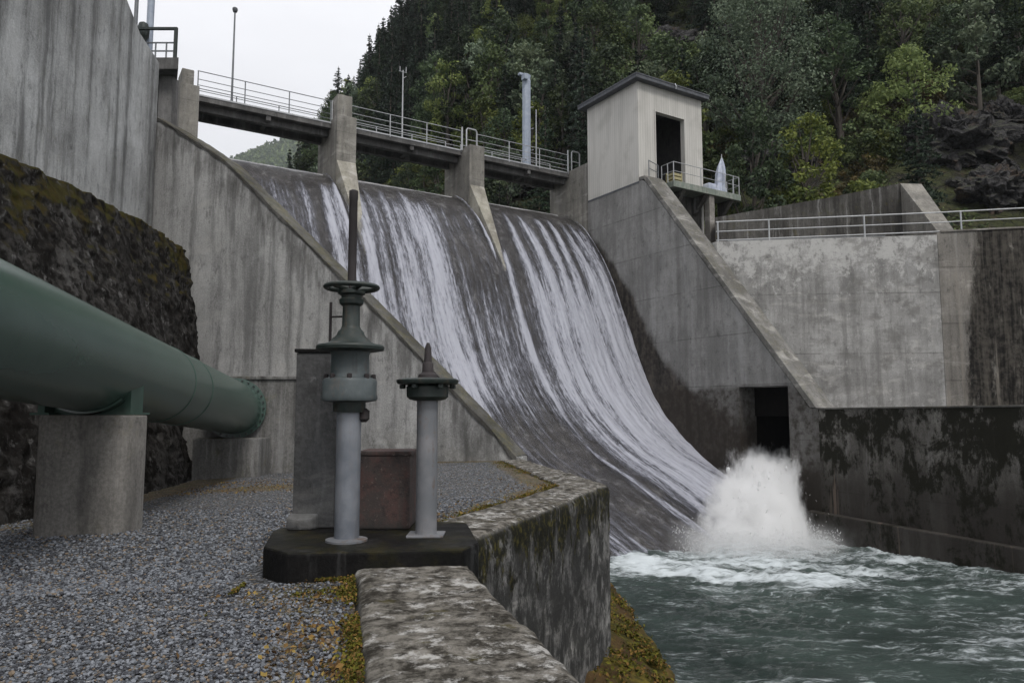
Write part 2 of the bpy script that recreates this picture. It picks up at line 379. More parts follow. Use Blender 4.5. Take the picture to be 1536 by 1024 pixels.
MAT['galvrust'] = paint('rust_streaked_steel', (.16, .168, .18), (.24, .24, .25), .55, .3, wear=.5, grime=(.1, .08, .06), rust=.85)
MAT['rail'] = paint('galvanised_rail', (.36, .37, .38), (.45, .46, .47), .5, .3, wear=.2)
MAT['darkrail'] = paint('dull_grey_rail', (.13, .14, .15), (.2, .21, .22), .55, .2, wear=.3)
MAT['rust'] = paint('dark_rusty_steel', (.026, .021, .022), (.042, .036, .037), .7, .1, wear=.5, rust=.08)
MAT['mast'] = paint('blue_grey_mast', (.27, .31, .38), (.35, .39, .45), .5, .1, wear=.3)
MAT['roof'] = paint('dark_grey_roof_metal', (.07, .075, .085), (.11, .115, .125), .6, .1, wear=.4)
MAT['steelgreen'] = paint('pale_green_steel', (.16, .19, .16), (.28, .29, .25), .6, wear=.5, rust=.3)
def cladding(name, a, b):
    m = M(name); P = m.pos()
    h = m.add(m.dot(P, (UX, UY, 0)), m.dot(P, (VX, VY, 0)))
    fr = m.op('FRACT', m.mul(h, 1 / .19)); ln = m.mr(m.op('ABSOLUTE', m.op('SUBTRACT', fr, .5)), .36, .46)
    n = m.noise(m.sc(P, (1, 1, .15)), 1.5, 6, .6); n2 = m.noise(P, .7, 5)
    c = m.mix(m.mr(n, .4, .66), a, b); c = m.mix(m.mul(ln, .22), c, (.12, .115, .1))
    c = m.mix(m.mul(m.mr(n2, .52, .7), .25), c, (.2, .19, .16))
    return m.done(m.bsdf(c, .6, m.bump(ln, .5, .02), spec=.3))
MAT['clad'] = cladding('beige_cladding', (.52, .505, .47), (.44, .427, .395))
MAT['inside'] = paint('dim_interior_paint', (.1, .1, .1), (.14, .135, .13), .8)
MAT['tarp'] = paint('white_plastic_sheet', (.38, .42, .52), (.55, .58, .64), .45, wear=.2)
MAT['crate'] = paint('pale_yellow_crate', (.34, .3, .16), (.4, .37, .22), .6)

def leafmat(name, a, b, tr=.25):
    m = M(name)
    r = m.island(); tone = m.attr('tone'); ob = m.n('ObjectInfo').outputs['Random']
    c = m.mix(m.mr(m.add(m.mul(r, .5), m.mul(tone, .5)), .15, .85), a, b)
    hs = m.n('HueSaturation', {'Hue': m.mr(ob, 0, 1, .475, .515), 'Saturation': m.mr(ob, 0, 1, 1.1, .8), 'Value': m.mr(m.n('TexWhiteNoise', {'W': ob}, noise_dimensions='1D').outputs[0], 0, 1, .55, 1.35), 'Color': c}).outputs[0]
    d = m.bsdf(hs, .65, spec=.25)
    t = m.n('BsdfTranslucent', {'Color': hs}).outputs[0]
    return m.done(m.n('MixShader', {0: tr, 1: d, 2: t}).outputs[0])
MAT['leaf'] = leafmat('mixed_green_leaves', (.05, .082, .026), (.15, .19, .055))
MAT['leafdark'] = leafmat('dark_leaves', (.03, .052, .024), (.085, .125, .05))
MAT['needle'] = leafmat('conifer_needles', (.014, .028, .018), (.045, .072, .04), .1)
MAT['leafpale'] = leafmat('pale_grey_green_leaves', (.085, .125, .08), (.18, .23, .14))
MAT['leafyellow'] = leafmat('yellow_green_leaves', (.08, .115, .02), (.21, .25, .05), .35)
MAT['leafbrown'] = leafmat('olive_brown_leaves', (.05, .05, .02), (.13, .115, .045))
def bark():
    m = M('bark'); P = m.n('TexCoord').outputs['Object']
    n = m.noise(m.sc(P, (6, 6, 1.2)), 2, 6, .7)
    return m.done(m.bsdf(m.mix(n, (.03, .025, .02), (.11, .095, .08)), .95, m.bump(n, .6, .04)))
MAT['bark'] = bark()
def rockmat(name, a, b, mossk=.4):
    m = M(name); P = m.pos(); n = m.noise(P, .6, 9, .7); f = m.noise(P, 3.2, 8, .75, .4)
    c = m.mix(m.mr(f, .38, .66), a, b); c = m.mix(m.mul(m.mr(m.noise(m.vadd(P, (4, 2, 9)), .5, 6, .7), .55, .62), .5), c, (.13, .085, .055))
    up = m.mr(m.sep(m.nrm(), 2), .1, .8)
    c = m.mix(m.mul(m.mr(m.add(m.mul(n, .8), m.mul(up, .22)), .5, .62), mossk), c, m.mix(f, (.02, .026, .009), (.07, .078, .022)))
    crack = m.mr(m.vor(m.vadd(P, m.sc(m.noise(P, 1, 4, col=True), (1.2, 1.2, 1.2))), 1.1, 'DISTANCE_TO_EDGE'), 0, .06)
    c = m.mix(m.mr(crack, 0, 1, .6, 0), c, (.015, .014, .013))
    return m.done(m.bsdf(c, .85, m.bump(m.add(m.mul(f, 1.0), m.mul(crack, .5)), 1.0, .25), spec=.3))
MAT['rock'] = rockmat('dark_wet_rock', (.022, .021, .022), (.085, .082, .082))
MAT['hill'] = rockmat('forest_floor_soil', (.014, .014, .01), (.04, .037, .024), .9)

# ------------------------------------------------------------------ world and light
w = bpy.data.worlds.new('World'); S.world = w; w.use_nodes = True; nt = w.node_tree; nt.nodes.clear()
def wn(t, **kw):
    n_ = nt.nodes.new('ShaderNode' + t)
    for k, v in kw.items(): setattr(n_, k, v)
    return n_
SUN_EL, SUN_AZ = math.radians(52), math.radians(155)      # sun behind the cloud, over the viewer's right shoulder
sky = wn('TexSky', sky_type='NISHITA'); sky.sun_disc = False; sky.sun_elevation = SUN_EL; sky.sun_rotation = SUN_AZ
hsv = wn('HueSaturation'); hsv.inputs['Saturation'].default_value = .18
nt.links.new(sky.outputs[0], hsv.inputs['Color'])
tc = wn('TexCoord'); sp = wn('SeparateXYZ'); nt.links.new(tc.outputs['Generated'], sp.inputs[0])
mp = wn('MapRange'); mp.inputs['From Min'].default_value = 0; mp.inputs['From Max'].default_value = 1; mp.inputs['To Min'].default_value = 7.4; mp.inputs['To Max'].default_value = 11.5
nt.links.new(sp.outputs[2], mp.inputs['Value'])
cl = wn('TexNoise'); cl.inputs['Scale'].default_value = 2.2; cl.inputs['Detail'].default_value = 6
cm = wn('VectorMath', operation='MULTIPLY'); cm.inputs[1].default_value = (1, 1, 2.5); nt.links.new(tc.outputs['Generated'], cm.inputs[0]); nt.links.new(cm.outputs[0], cl.inputs['Vector'])
cr = wn('MapRange'); cr.inputs['From Min'].default_value = .3; cr.inputs['From Max'].default_value = .7; cr.inputs['To Min'].default_value = .9; cr.inputs['To Max'].default_value = 1.08
nt.links.new(cl.outputs['Fac'], cr.inputs['Value'])
mu = wn('Math', operation='MULTIPLY'); nt.links.new(mp.outputs[0], mu.inputs[0]); nt.links.new(cr.outputs[0], mu.inputs[1])
cc = wn('CombineColor'); 
for i, k in enumerate((.985, .99, 1.03)):
    q = wn('Math', operation='MULTIPLY'); q.inputs[1].default_value = k; nt.links.new(mu.outputs[0], q.inputs[0]); nt.links.new(q.outputs[0], cc.inputs[i])
mx = wn('Mix', data_type='RGBA'); mx.inputs['Factor'].default_value = .85
nt.links.new(hsv.outputs[0], mx.inputs[6]); nt.links.new(cc.outputs[0], mx.inputs[7])
bg = wn('Background'); bg.inputs['Strength'].default_value = .1; nt.links.new(mx.outputs[2], bg.inputs['Color'])
wo = wn('OutputWorld'); nt.links.new(bg.outputs[0], wo.inputs['Surface'])
sl = bpy.data.lights.new('sun', 'SUN'); so = bpy.data.objects.new('sun', sl); COL.objects.link(so)
sl.energy = 1.5; sl.angle = math.radians(14); sl.color = (1, .965, .92)
# direction towards the sun (sky rotation turns clockwise from +Y)
sd = np.array([math.sin(SUN_AZ) * math.cos(SUN_EL), math.cos(SUN_AZ) * math.cos(SUN_EL), math.sin(SUN_EL)])
from mathutils import Vector
so.rotation_euler = Vector(sd).to_track_quat('Z', 'Y').to_euler()
S.view_settings.view_transform = 'Standard'; S.view_settings.look = 'None'; S.view_settings.exposure = .26; S.view_settings.gamma = 1; S.view_settings.use_curve_mapping = False
S.cycles.use_denoising = True; S.cycles.volume_bounces = 8
S.cycles.max_bounces = 10; S.cycles.diffuse_bounces = 4; S.cycles.glossy_bounces = 3; S.cycles.transparent_max_bounces = 12
#@@SETTING
# ================================================================== LEFT SIDE WALLS
# pale wing wall beside the spillway: plan line from (0.2,17.6) to (-11.58,23.1)
MX, MY, MDX, MDY = .2, 17.6, -.9063, .4226
def Mk(px, py):
    r = ray(px, py); A = np.array([[r[0], -MDX], [r[1], -MDY]]); k, s_ = np.linalg.solve(A, [MX, MY]); return s_, r[2] * k
def Mp(k, z, off=0.0): return (MX + MDX * k + off * .4226, MY + MDY * k + off * .9063, z)      # off = thickness away from the viewer
capf = [Mk(*p) for p in [(775, 686), (733, 640), (640, 543), (547, 447), (488, 390), (426, 328), (375, 277), (340, 242), (293, 211), (262, 192), (234, 176)]]
wm = thing('wing_wall', Mp(5, -1.3), 'long pale streaked concrete wall with a diagonal mossy coping, left of the spillway', 'wall')
mb = MB()
poly = [(0.0, -3.0)] + [(max(k, 0.0), z) for k, z in capf] + [(13.1, -3.0)]
TW = .6
mb.add([Mp(k, z) for k, z in poly] + [Mp(k, z, TW) for k, z in poly], [tuple(range(len(poly))), tuple(range(len(poly), 2 * len(poly)))[::-1]] + [(i, len(poly) + i, len(poly) + (i + 1) % len(poly), (i + 1) % len(poly)) for i in range(len(poly))])
mb.build('wall_core', MAT['wallM'], wm)
kg = np.linspace(0, 13.1, 160); fg = np.linspace(0, 1, 60); tp = np.interp(kg, [k for k, z in capf], [z for k, z in capf])
zg = -3 + (tp[:, None] + 3) * fg[None]; kk = np.repeat(kg[:, None], 60, 1)
npmesh('wall_face', np.stack([MX + MDX * kk - .006 * .4226, MY + MDY * kk - .006 * .9063, zg], -1).reshape(-1, 3), gridfaces(160, 60), MAT['wallM'], wm, attrs={'drop': (tp[:, None] - zg + .03).ravel()})
# coping: slightly wider worn strip that follows the slope
pts = []
for (k0, z0), (k1, z1) in zip(capf[:-1], capf[1:]):
    n_ = max(2, int(math.hypot(k1 - k0, z1 - z0) / .22))
    pts += [(k0 + (k1 - k0) * i / n_, z0 + (z1 - z0) * i / n_) for i in range(n_)]
pts.append(capf[-1]); pts = np.array(pts); n_ = len(pts)
jit = lambda s_: (fbm(pts[:, 0] * 3.2, pts[:, 1] * 3.2, s_, 3, s_) - .5) * .1
rows = []
for off, dz, sd_ in [(-.03, -.1, 1), (-.035, .0, 2), (-.01, .03, 3), (.3, .04, 4), (.58, .03, 5), (.63, -.0, 6), (.63, -.2, 7)]:
    j = jit(sd_); rows.append(np.array([Mp(k, z + dz + jj * (.5 if dz > -.1 else 1.0), off + jj * .4) for (k, z), jj in zip(pts, j)]))
V = np.stack(rows, 1).reshape(-1, 3)
npmesh('coping', V, gridfaces(n_, 7), MAT['cap'], wm, smooth=False)
# tall old wall: from the joint towards the viewer on the left
LP = [(-11.45, 22.85), (-11.25, 21.2), (-10.95, 19.8), (-9.6, 12.0), (-9.0, 6.0), (-8.7, 2.0)]
lt = [at(239, 96, 22.9)[2], at(222, 55, 21.4)[2], at(192, 3, 20.0)[2], 13.0, 13.4, 13.6]
wl = thing('tall_retaining_wall', (-10, 14, 4), 'tall dark streaked concrete wall towering at the left above the mossy ledge', 'wall')
mb = MB(); N = len(LP); th = .9
front = [(x, y, -2) for x, y in LP] + [(x, y, z) for (x, y), z in zip(LP, lt)]
back = [(x - th, y + .3, -2) for x, y in LP] + [(x - th, y + .3, z) for (x, y), z in zip(LP, lt)]
mb.add(front + back, [(i, i + 1, N + i + 1, N + i) for i in range(N - 1)] + [(2 * N + i + 1, 2 * N + i, 3 * N + i, 3 * N + i + 1) for i in range(N - 1)] + [(N + i, N + i + 1, 3 * N + i + 1, 3 * N + i) for i in range(N - 1)] + [(0, N, 3 * N, 2 * N), (N - 1, 2 * N - 1, 4 * N - 1, 3 * N - 1)])
mb.build('wall_face', MAT['wallL'], wl)
# mossy rough ledge wall at its foot (battered, uneven)
tops = np.array([(-9.38, 20.9, 4.62), (-9.14, 18.5, 4.68), (-8.72, 15, 4.5), (-8.5, 12, 4.3), (-8.2, 9, 4.2), (-8, 4, 4.1)])
bots = np.array([(-8.5, 20.9, -.6), (-7.6, 18.5, -1.6), (-6.62, 15.2, -1.65), (-6.45, 12.5, -1.6), (-6.45, 9, -1.6), (-6.45, 4, -1.6)])
nu, nv = 280, 120
uu = np.linspace(0, 1, nu); ks = np.linspace(0, 1, len(tops))
T = np.stack([np.interp(uu, ks, tops[:, i]) for i in range(3)], 1); B = np.stack([np.interp(uu, ks, bots[:, i]) for i in range(3)], 1)
vv = np.linspace(0, 1, nv)[None, :, None]
G = B[:, None, :] * (1 - vv) + T[:, None, :] * vv
bul = (fbm(G[..., 0] * 1.2, G[..., 1] * 1.2, G[..., 2] * 1.2, 5, 3) - .5) * .15 + (fbm(G[..., 0] * 5, G[..., 1] * 5, G[..., 2] * 6, 4, 5) - .5) * .17 - np.abs(fbm(G[..., 0] * 3, G[..., 1] * 3, G[..., 2] * 4, 4, 6) - .5) * .22 - .03
G[..., 0] += bul; G[..., 2] += bul * .25
# shelf going back to the tall wall, and the end return
SH = G[:, -1:, :].repeat(8, 1).copy(); w_ = np.linspace(.12, 1, 8)[None, :]
SH[..., 0] = G[:, -1:, 0] * (1 - w_) + (-12.0) * w_; SH[..., 2] += (fbm(SH[..., 0] * 3, SH[..., 1] * 3, 0, 4, 8) - .45) * .25 + w_ * .3
GG = np.concatenate([G, SH], 1)
le = npmesh('mossy_ledge', GG.reshape(-1, 3), gridfaces(nu, nv + 8), MAT['ledge'])
bm = bmesh.new(); bm.from_mesh(le.data)   # close the far end
bm.verts.ensure_lookup_table(); e0 = [bm.verts[i] for i in range(nv + 8)]; e1 = [bm.verts.new((-12.0, 21.0, v_.co.z - .02 * i)) for i, v_ in enumerate(e0)]
for i in range(nv + 7):
    try: bm.faces.new((e0[i], e0[i + 1], e1[i + 1], e1[i]))
    except Exception: pass
bmesh.ops.recalc_face_normals(bm, faces=bm.faces[:]); bm.to_mesh(le.data); bm.free()
tag(le, 'rough dark battered stone ledge with moss on its brow, behind the green pipe', 'ledge')

# ================================================================== YARD GROUND
def gz(x, y): return -1.2 + .045 * np.minimum(0, np.asarray(x, float) + .3)
xs = np.linspace(-9.5, 1.0, 150); ys = np.linspace(-3, 24, 300)
X, Y = np.meshgrid(xs, ys, indexing='ij')
Z = gz(X, Y) + (fbm(X * .8, Y * .8, 0, 3, 2) - .5) * .07 + (fbm(X * 9, Y * 9, 0, 2, 4) - .5) * .02
# keep the gravel inside the kerb
KOUT = [(1.5, -1.0), (1.22, 0), (.35, 3.24), (-.29, 5.61), (-.34, 6.76), (.57, 9.1), (.72, 9.5), (1.53, 11.71), (.26, 17.84)]
KIN = [(.42, -1.0), (.13, 0), (-.63, 3.24), (-1.16, 5.49), (-1.3, 6.5), (-.7, 8.04), (.1, 10.0), (.73, 11.61), (-.25, 17.4)]
def kin_x(y): return np.interp(y, [p[1] for p in KIN], [p[0] for p in KIN])
Z = np.where(X > kin_x(Y) + .25, -2.6, Z)
def gravelmat():
    m = M('grey_gravel'); P = m.pos()
    PP = m.vadd(P, m.sc(m.noise(P, 30, 3, col=True), (.012, .012, .012)))
    v1 = m.n('TexVoronoi', {'Vector': PP, 'Scale': 34.0}); v2 = m.n('TexVoronoi', {'Vector': PP, 'Scale': 70.0})
    r = m.sep(v1.outputs['Color'], 0); r2 = m.sep(v1.outputs['Color'], 1)
    c = m.mix(m.mr(r, 0, 1), (.09, .098, .11), (.24, .253, .275)); c = m.mix(m.mr(r2, .86, .9), c, (.28, .22, .15)); c = m.mix(m.mr(r2, .08, .03), c, (.5, .5, .5))
    c = m.mix(m.mr(v1.outputs['Distance'], .3, .75), c, (.03, .03, .03))
    big = m.noise(P, .7, 6, .65); med = m.noise(P, 3, 7, .7)
    c = m.mix(m.mul(m.mr(med, .45, .7), .35), c, (.09, .085, .08))
    # mossy, leafy borders: painted by the edge attribute
    e = m.attr('edge'); k = m.mr(m.add(m.mul(e, .75), m.mul(m.add(big, med), .25)), .5, .68)
    mossc = m.mix(m.mr(m.noise(P, 8, 6, .7), .35, .62), (.07, .045, .018), m.mix(m.mr(med, .45, .6), (.2, .13, .04), (.14, .13, .035)))
    c = m.mix(m.mul(k, .55), c, mossc)
    h = m.add(m.mul(v1.outputs['Distance'], -1.0), m.mul(v2.outputs['Distance'], -.4))
    return m.done(m.bsdf(c, .85, m.bump(h, 1.0, .03), spec=.25))
MAT['gravel'] = gravelmat()
def wall_dist(x, y):   # distance in plan to the wing wall's foot and to the ledge's foot
    d1 = (x - MX) * (-.4226) + (y - MY) * (-.9063)
    return np.minimum(np.abs(d1), np.abs(x + 6.4))
edge = np.maximum(sstep(.75, .0, np.abs(kin_x(Y) - X) - .05) * sstep(30, 6, Y) , .8 * sstep(.9, .1, wall_dist(X, Y)))
edge = np.maximum(edge, .85 * np.exp(-(((X + 4.6) / 1.1)**2 + ((Y - 13.5) / .8)**2)))
edge = np.maximum(edge, .95 * np.exp(-(((X + 1.45) / .5)**2 + ((Y - 5.15) / .35)**2)))
gf = gridfaces(150, 300); gok = (X <= kin_x(Y) + .3).ravel()
g = npmesh('gravel_ground', np.stack([X, Y, Z], -1).reshape(-1, 3), gf[gok[gf].all(1)], MAT['gravel'], attrs={'edge': edge.ravel()})
tag(g, 'grey gravel yard between the kerb and the walls', 'ground', kind='structure')
# loose stones close to the viewer
def stones(n, x0, x1, y0, y1, r0, r1, seed):
    rg = np.random.default_rng(seed)
    ph = (1 + 5**.5) / 2
    iv = np.array([(-1, ph, 0), (1, ph, 0), (-1, -ph, 0), (1, -ph, 0), (0, -1, ph), (0, 1, ph), (0, -1, -ph), (0, 1, -ph), (ph, 0, -1), (ph, 0, 1), (-ph, 0, -1), (-ph, 0, 1)]) / 1.9
    fi = np.array([(0, 11, 5), (0, 5, 1), (0, 1, 7), (0, 7, 10), (0, 10, 11), (1, 5, 9), (5, 11, 4), (11, 10, 2), (10, 7, 6), (7, 1, 8), (3, 9, 4), (3, 4, 2), (3, 2, 6), (3, 6, 8), (3, 8, 9), (4, 9, 5), (2, 4, 11), (6, 2, 10), (8, 6, 7), (9, 8, 1)])
    y = y0 + (y1 - y0) * rg.random(n)**1.5; lo = np.maximum(x0, -y * .74 - .2); hi = np.minimum(x1, kin_x(y) - .02); x = lo + (hi - lo) * rg.random(n)
    inpl = (x > -2.1) & (y > 5.45) & (y < 7.0); x, y = x[~inpl], y[~inpl]; n = len(x)
    sc_ = (r0 + (r1 - r0) * rg.random((n, 1))**2) * (.65 + .6 * rg.random((n, 3))); sc_[:, 2] *= .75
    P_ = iv[None] * (1 + .35 * (rg.random((n, 12, 1)) - .5)) * sc_[:, None, :]
    a = rg.random(n) * 2 * PI; ca, sa = np.cos(a), np.sin(a); tl = (rg.random(n) - .5) * 1.0
    Px = P_[..., 0] * ca[:, None] - P_[..., 1] * sa[:, None]; Py = P_[..., 0] * sa[:, None] + P_[..., 1] * ca[:, None]; Pz = P_[..., 2] + Px * np.sin(tl)[:, None] * .6
    base = gz(x, y) + (fbm(x * .8, y * .8, 0, 3, 2) - .5) * .07 + rg.random(n) * .012
    V_ = np.stack([Px + x[:, None], Py + y[:, None], Pz + base[:, None]], -1).reshape(-1, 3)
    F_ = (fi[None] + (np.arange(n) * 12)[:, None, None]).reshape(-1, 3)
    return V_, F_
def stonemat():
    m = M('gravel_stone'); r = m.island(); P = m.pos(); f = m.noise(P, 60, 4, .6)
    c = m.mix(r, (.08, .088, .1), (.235, .25, .275)); r2 = m.n('TexWhiteNoise', {'W': r}, noise_dimensions='1D').outputs[0]
    c = m.mix(m.mr(r2, .9, .92, smooth=False), c, (.19, .145, .1)); c = m.mix(m.mr(r2, .08, .06, smooth=False), c, (.48, .48, .47)); c = m.mix(m.mr(r2, .3, .28, smooth=False), c, (.045, .047, .055))
    c = m.mix(m.mul(m.mr(f, .45, .65), .4), c, m.mix(.5, c, (.03, .03, .03)))
    return m.done(m.bsdf(c, .7, spec=.35))
MAT['stone'] = stonemat()
a_ = stones(26000, -4.5, 1, 2.2, 6.2, .006, .0155, 1); b_ = stones(20000, -8, 1, 5.5, 10.5, .008, .02, 2)
V = np.concatenate([a_[0], b_[0]]); Fq = np.concatenate([a_[1], b_[1] + len(a_[0])])
tag(npmesh('gravel_stones', V, Fq, MAT['stone'], smooth=False), 'loose grey stones of the gravel yard in the foreground', 'gravel', kind='stuff')
# moss tufts and fallen leaves along the kerb
def leafmesh(name, pts, size, mat, seed, up=.6, parent=None, tone=None, asp=.6, dirs=None):
    rg = np.random.default_rng(seed); n = len(pts); sz = size * (.6 + .8 * rg.random((n, 1)))
    nrm = rg.normal(size=(n, 3)); nrm /= np.linalg.norm(nrm, axis=1, keepdims=True); nrm[:, 2] = np.abs(nrm[:, 2]) * (1 - up) + up; nrm /= np.linalg.norm(nrm, axis=1, keepdims=True)
    d = rg.normal(size=(n, 3)) if dirs is None else dirs + .35 * rg.normal(size=(n, 3))
    a = np.cross(nrm, d); a /= np.linalg.norm(a, axis=1, keepdims=True) + 1e-9; b = np.cross(a, nrm); bend = nrm * sz * .25
    p0 = pts - b * sz; p1 = pts + a * sz * asp + bend * .3; p2 = pts + b * sz - bend; p3 = pts - a * sz * asp + bend * .3
    V_ = np.stack([p0, p1, p2, p3], 1).reshape(-1, 3); F_ = np.arange(4 * n).reshape(-1, 4)
    t_ = np.repeat(rg.random(n) if tone is None else tone, 4)
    return npmesh(name, V_, F_, mat, parent, attrs={'tone': t_}, smooth=False)
def mossmat(name, a, b, c3):
    m = M(name); r = m.island(); c = m.mix(m.mr(r, 0, .7), a, b); c = m.mix(m.mr(r, .7, .74, smooth=False), c, c3)
    return m.done(m.bsdf(c, .9, spec=.15))
MAT['mossleaf'] = mossmat('moss_tufts', (.03, .035, .008), (.13, .12, .018), (.17, .1, .03))
MAT['litter'] = mossmat('fallen_leaf_litter', (.06, .035, .018), (.2, .12, .04), (.24, .17, .05))
rg = np.random.default_rng(5)
def along_kerb(n, y0, y1, w_, sd):
    r_ = np.random.default_rng(sd); y = y0 + (y1 - y0) * r_.random(n); x = kin_x(y) - np.abs(r_.normal(size=n)) * w_ * (.5 + 1.6 * fbm(y * 1.7, 0 * y, 0, 3, 10)) + .01
    k = fbm(x * 3.5, y * 3.5, 3, 4, 9) + .1 * r_.normal(size=n) > .54; x, y = x[k], y[k]
    return np.stack([x, y, gz(x, y) + .018 + .035 * r_.random(len(x))], -1)
ms = np.concatenate([along_kerb(9000, 2.4, 5.5, .035, 1), along_kerb(5000, 7.5, 11.6, .08, 2), along_kerb(3000, 11.6, 17.2, .1, 3)])
fr = rg.random((6000, 2)); fx = -1.95 + fr[:, 0] * .85; fy = 5.5 - np.abs(rg.normal(size=6000)) * .22; kk = fbm(fx * 3, fy * 3, 0, 3, 7) > .46
ms = np.concatenate([ms, np.stack([fx, fy, gz(fx, fy) + .02 + .02 * fr[:, 1]], -1)[kk]])
tag(leafmesh('moss_tufts', ms, .011, MAT['mossleaf'], 3, up=.3), 'yellow green moss growing along the inner edge of the kerb', 'moss', kind='stuff')
lt1 = along_kerb(1300, 2.4, 5.45, .3, 11); n_ = 900; q = np.stack([-5.9 + 2.6 * rg.random(n_), 12.4 + 2.6 * rg.random(n_)], -1); q3 = np.stack([q[:, 0], q[:, 1], gz(q[:, 0], q[:, 1]) + .03], -1)
lt2 = along_kerb(1500, 7.6, 13, .35, 12); n2_ = 500; q = np.stack([-2.6 + 1.6 * rg.random(n2_), 8 + 3 * rg.random(n2_)], -1); q4 = np.stack([q[:, 0], q[:, 1], gz(q[:, 0], q[:, 1]) + .03], -1)
tag(leafmesh('leaf_litter', np.concatenate([lt1, q3, lt2, q4]), .016, MAT['litter'], 4, up=.75), 'scattered ochre fallen leaves lying on the gravel', 'leaves', kind='stuff')

# ================================================================== KERB / YARD RETAINING WALL
def resample(P_, step):
    P_ = np.array(P_, float); L = np.r_[0, np.cumsum(np.linalg.norm(np.diff(P_, axis=0), axis=1))]
    return P_, L
kn = 0; outp, inp_ = [], []
for i in range(len(KOUT) - 1):
    n_ = max(2, int(math.dist(KOUT[i], KOUT[i + 1]) / .07))
    for j in range(n_): 
        f_ = j / n_; outp.append([KOUT[i][c] * (1 - f_) + KOUT[i + 1][c] * f_ for c in (0, 1)]); inp_.append([KIN[i][c] * (1 - f_) + KIN[i + 1][c] * f_ for c in (0, 1)])
outp.append(list(KOUT[-1])); inp_.append(list(KIN[-1])); outp = np.array(outp); inp_ = np.array(inp_)
out_dir = outp - inp_; W_ = np.linalg.norm(out_dir, axis=1, keepdims=True); out_dir /= W_
sect = [(0.0, -8.0, 1), (0, -4.5, 1)] + [(0.0, z_, 1) for z_ in np.linspace(-4.2, -1.32, 34)] + [(-.012, -1.22, 1), (-.045, -1.165, 1)] + [(-f_, -1.145, 2) for f_ in np.linspace(.1, .9, 12)] + [(-.96, -1.165, 3), (-1.0, -1.22, 3), (-1.0, -1.35, 3), (-1.0, -2.6, 3)]
rows = []
for o_, z_, md in sect:
    if md == 1: p = outp + out_dir * o_
    else: p = outp * (1 + o_) + inp_ * (-o_)
    rows.append(np.concatenate([p, np.full((len(p), 1), z_)], 1))
KV = np.stack(rows, 1)
nn = (fbm(KV[..., 0] * 5, KV[..., 1] * 5, KV[..., 2] * 5, 4, 21) - .5); n2_ = (fbm(KV[..., 0] * 16, KV[..., 1] * 16, KV[..., 2] * 12, 3, 22) - .5)
KV[..., 0] += out_dir[:, None, 0] * (nn * .05 + n2_ * .02); KV[..., 1] += out_dir[:, None, 1] * (nn * .05 + n2_ * .02)
topm = np.array([1.0 if s_[2] == 2 else .35 for s_ in sect])[None, :]
KV[..., 2] += (nn * .045 + n2_ * .022) * topm * (KV[..., 2] > -2)
kb = npmesh('retaining_wall', KV.reshape(-1, 3), gridfaces(len(outp), len(sect)), MAT['kerb'])
bm = bmesh.new(); bm.from_mesh(kb.data); bm.verts.ensure_lookup_table(); L_ = len(sect)
bm.faces.new([bm.verts[(len(outp) - 1) * L_ + i] for i in range(L_)]); bm.faces.new([bm.verts[i] for i in range(L_)][::-1])
bmesh.ops.recalc_face_normals(bm, faces=bm.faces[:]); bm.to_mesh(kb.data); bm.free()
tag(kb, 'thick low concrete kerb wall, lichen on top and mossy sides, zigzagging above the pool', 'wall')
# footing berm at its base
BO = [(2.75, 2.0), (2.62, 8), (2.58, 12), (2.62, 13.8), (2.57, 16), (2.5, 18.6), (1.2, 20.0)]
BI = [(0.2, 2.0), (.3, 8), (1.2, 12.2), (1.1, 13.8), (.6, 16), (.2, 18.0), (.0, 18.6)]
nu = 120; uu = np.linspace(0, 1, nu); ks = np.linspace(0, 1, len(BO))
O_ = np.stack([np.interp(uu, ks, [p[i] for p in BO]) for i in (0, 1)], 1); I_ = np.stack([np.interp(uu, ks, [p[i] for p in BI]) for i in (0, 1)], 1)
rows = []
for f_, z_ in [(0, -3.55), (.15, -3.6), (.3, -3.68), (.45, -3.78), (.6, -3.9), (.75, -4.02), (.88, -4.12), (.95, -4.2), (1.0, -4.34), (1.015, -4.7), (1.02, -5.2), (1.03, -8)]:
    p = I_ * (1 - f_) + O_ * f_; rows.append(np.concatenate([p, np.full((nu, 1), z_)], 1))
BV = np.stack(rows, 1); nn = fbm(BV[..., 0] * 2.5, BV[..., 1] * 2.5, BV[..., 2] * 2.5, 4, 31) - .5; BV[..., 2] += nn * .3; BV[..., 0] += nn * .25
tag(npmesh('wall_footing', BV.reshape(-1, 3), gridfaces(nu, 12), MAT['berm']), 'low rounded footing covered in rusty yellow moss at the pool edge below the kerb wall', 'footing')
q = rg.random((30000, 2)); ui = (q[:, 0] * (nu - 1)).astype(int); f_ = q[:, 1]**.8; p = I_[ui] * (1 - f_[:, None]) + O_[ui] * f_[:, None] + rg.normal(size=(30000, 2)) * .05
z_ = np.interp(f_, [0, .3, .6, .88, 1], [-3.55, -3.68, -3.9, -4.12, -4.34]); k = (fbm(p[:, 0] * 2.6, p[:, 1] * 2.6, 0, 4, 41) + .06 * rg.normal(size=30000) > .61) & (p[:, 1] < 18)
tag(leafmesh('footing_moss', np.stack([p[:, 0], p[:, 1], z_ + .03 + .06 * rg.random(30000)], -1)[k], .03, MAT['mossleaf'], 6, up=.3), 'clumps of yellow moss on the footing by the pool', 'moss', kind='stuff')

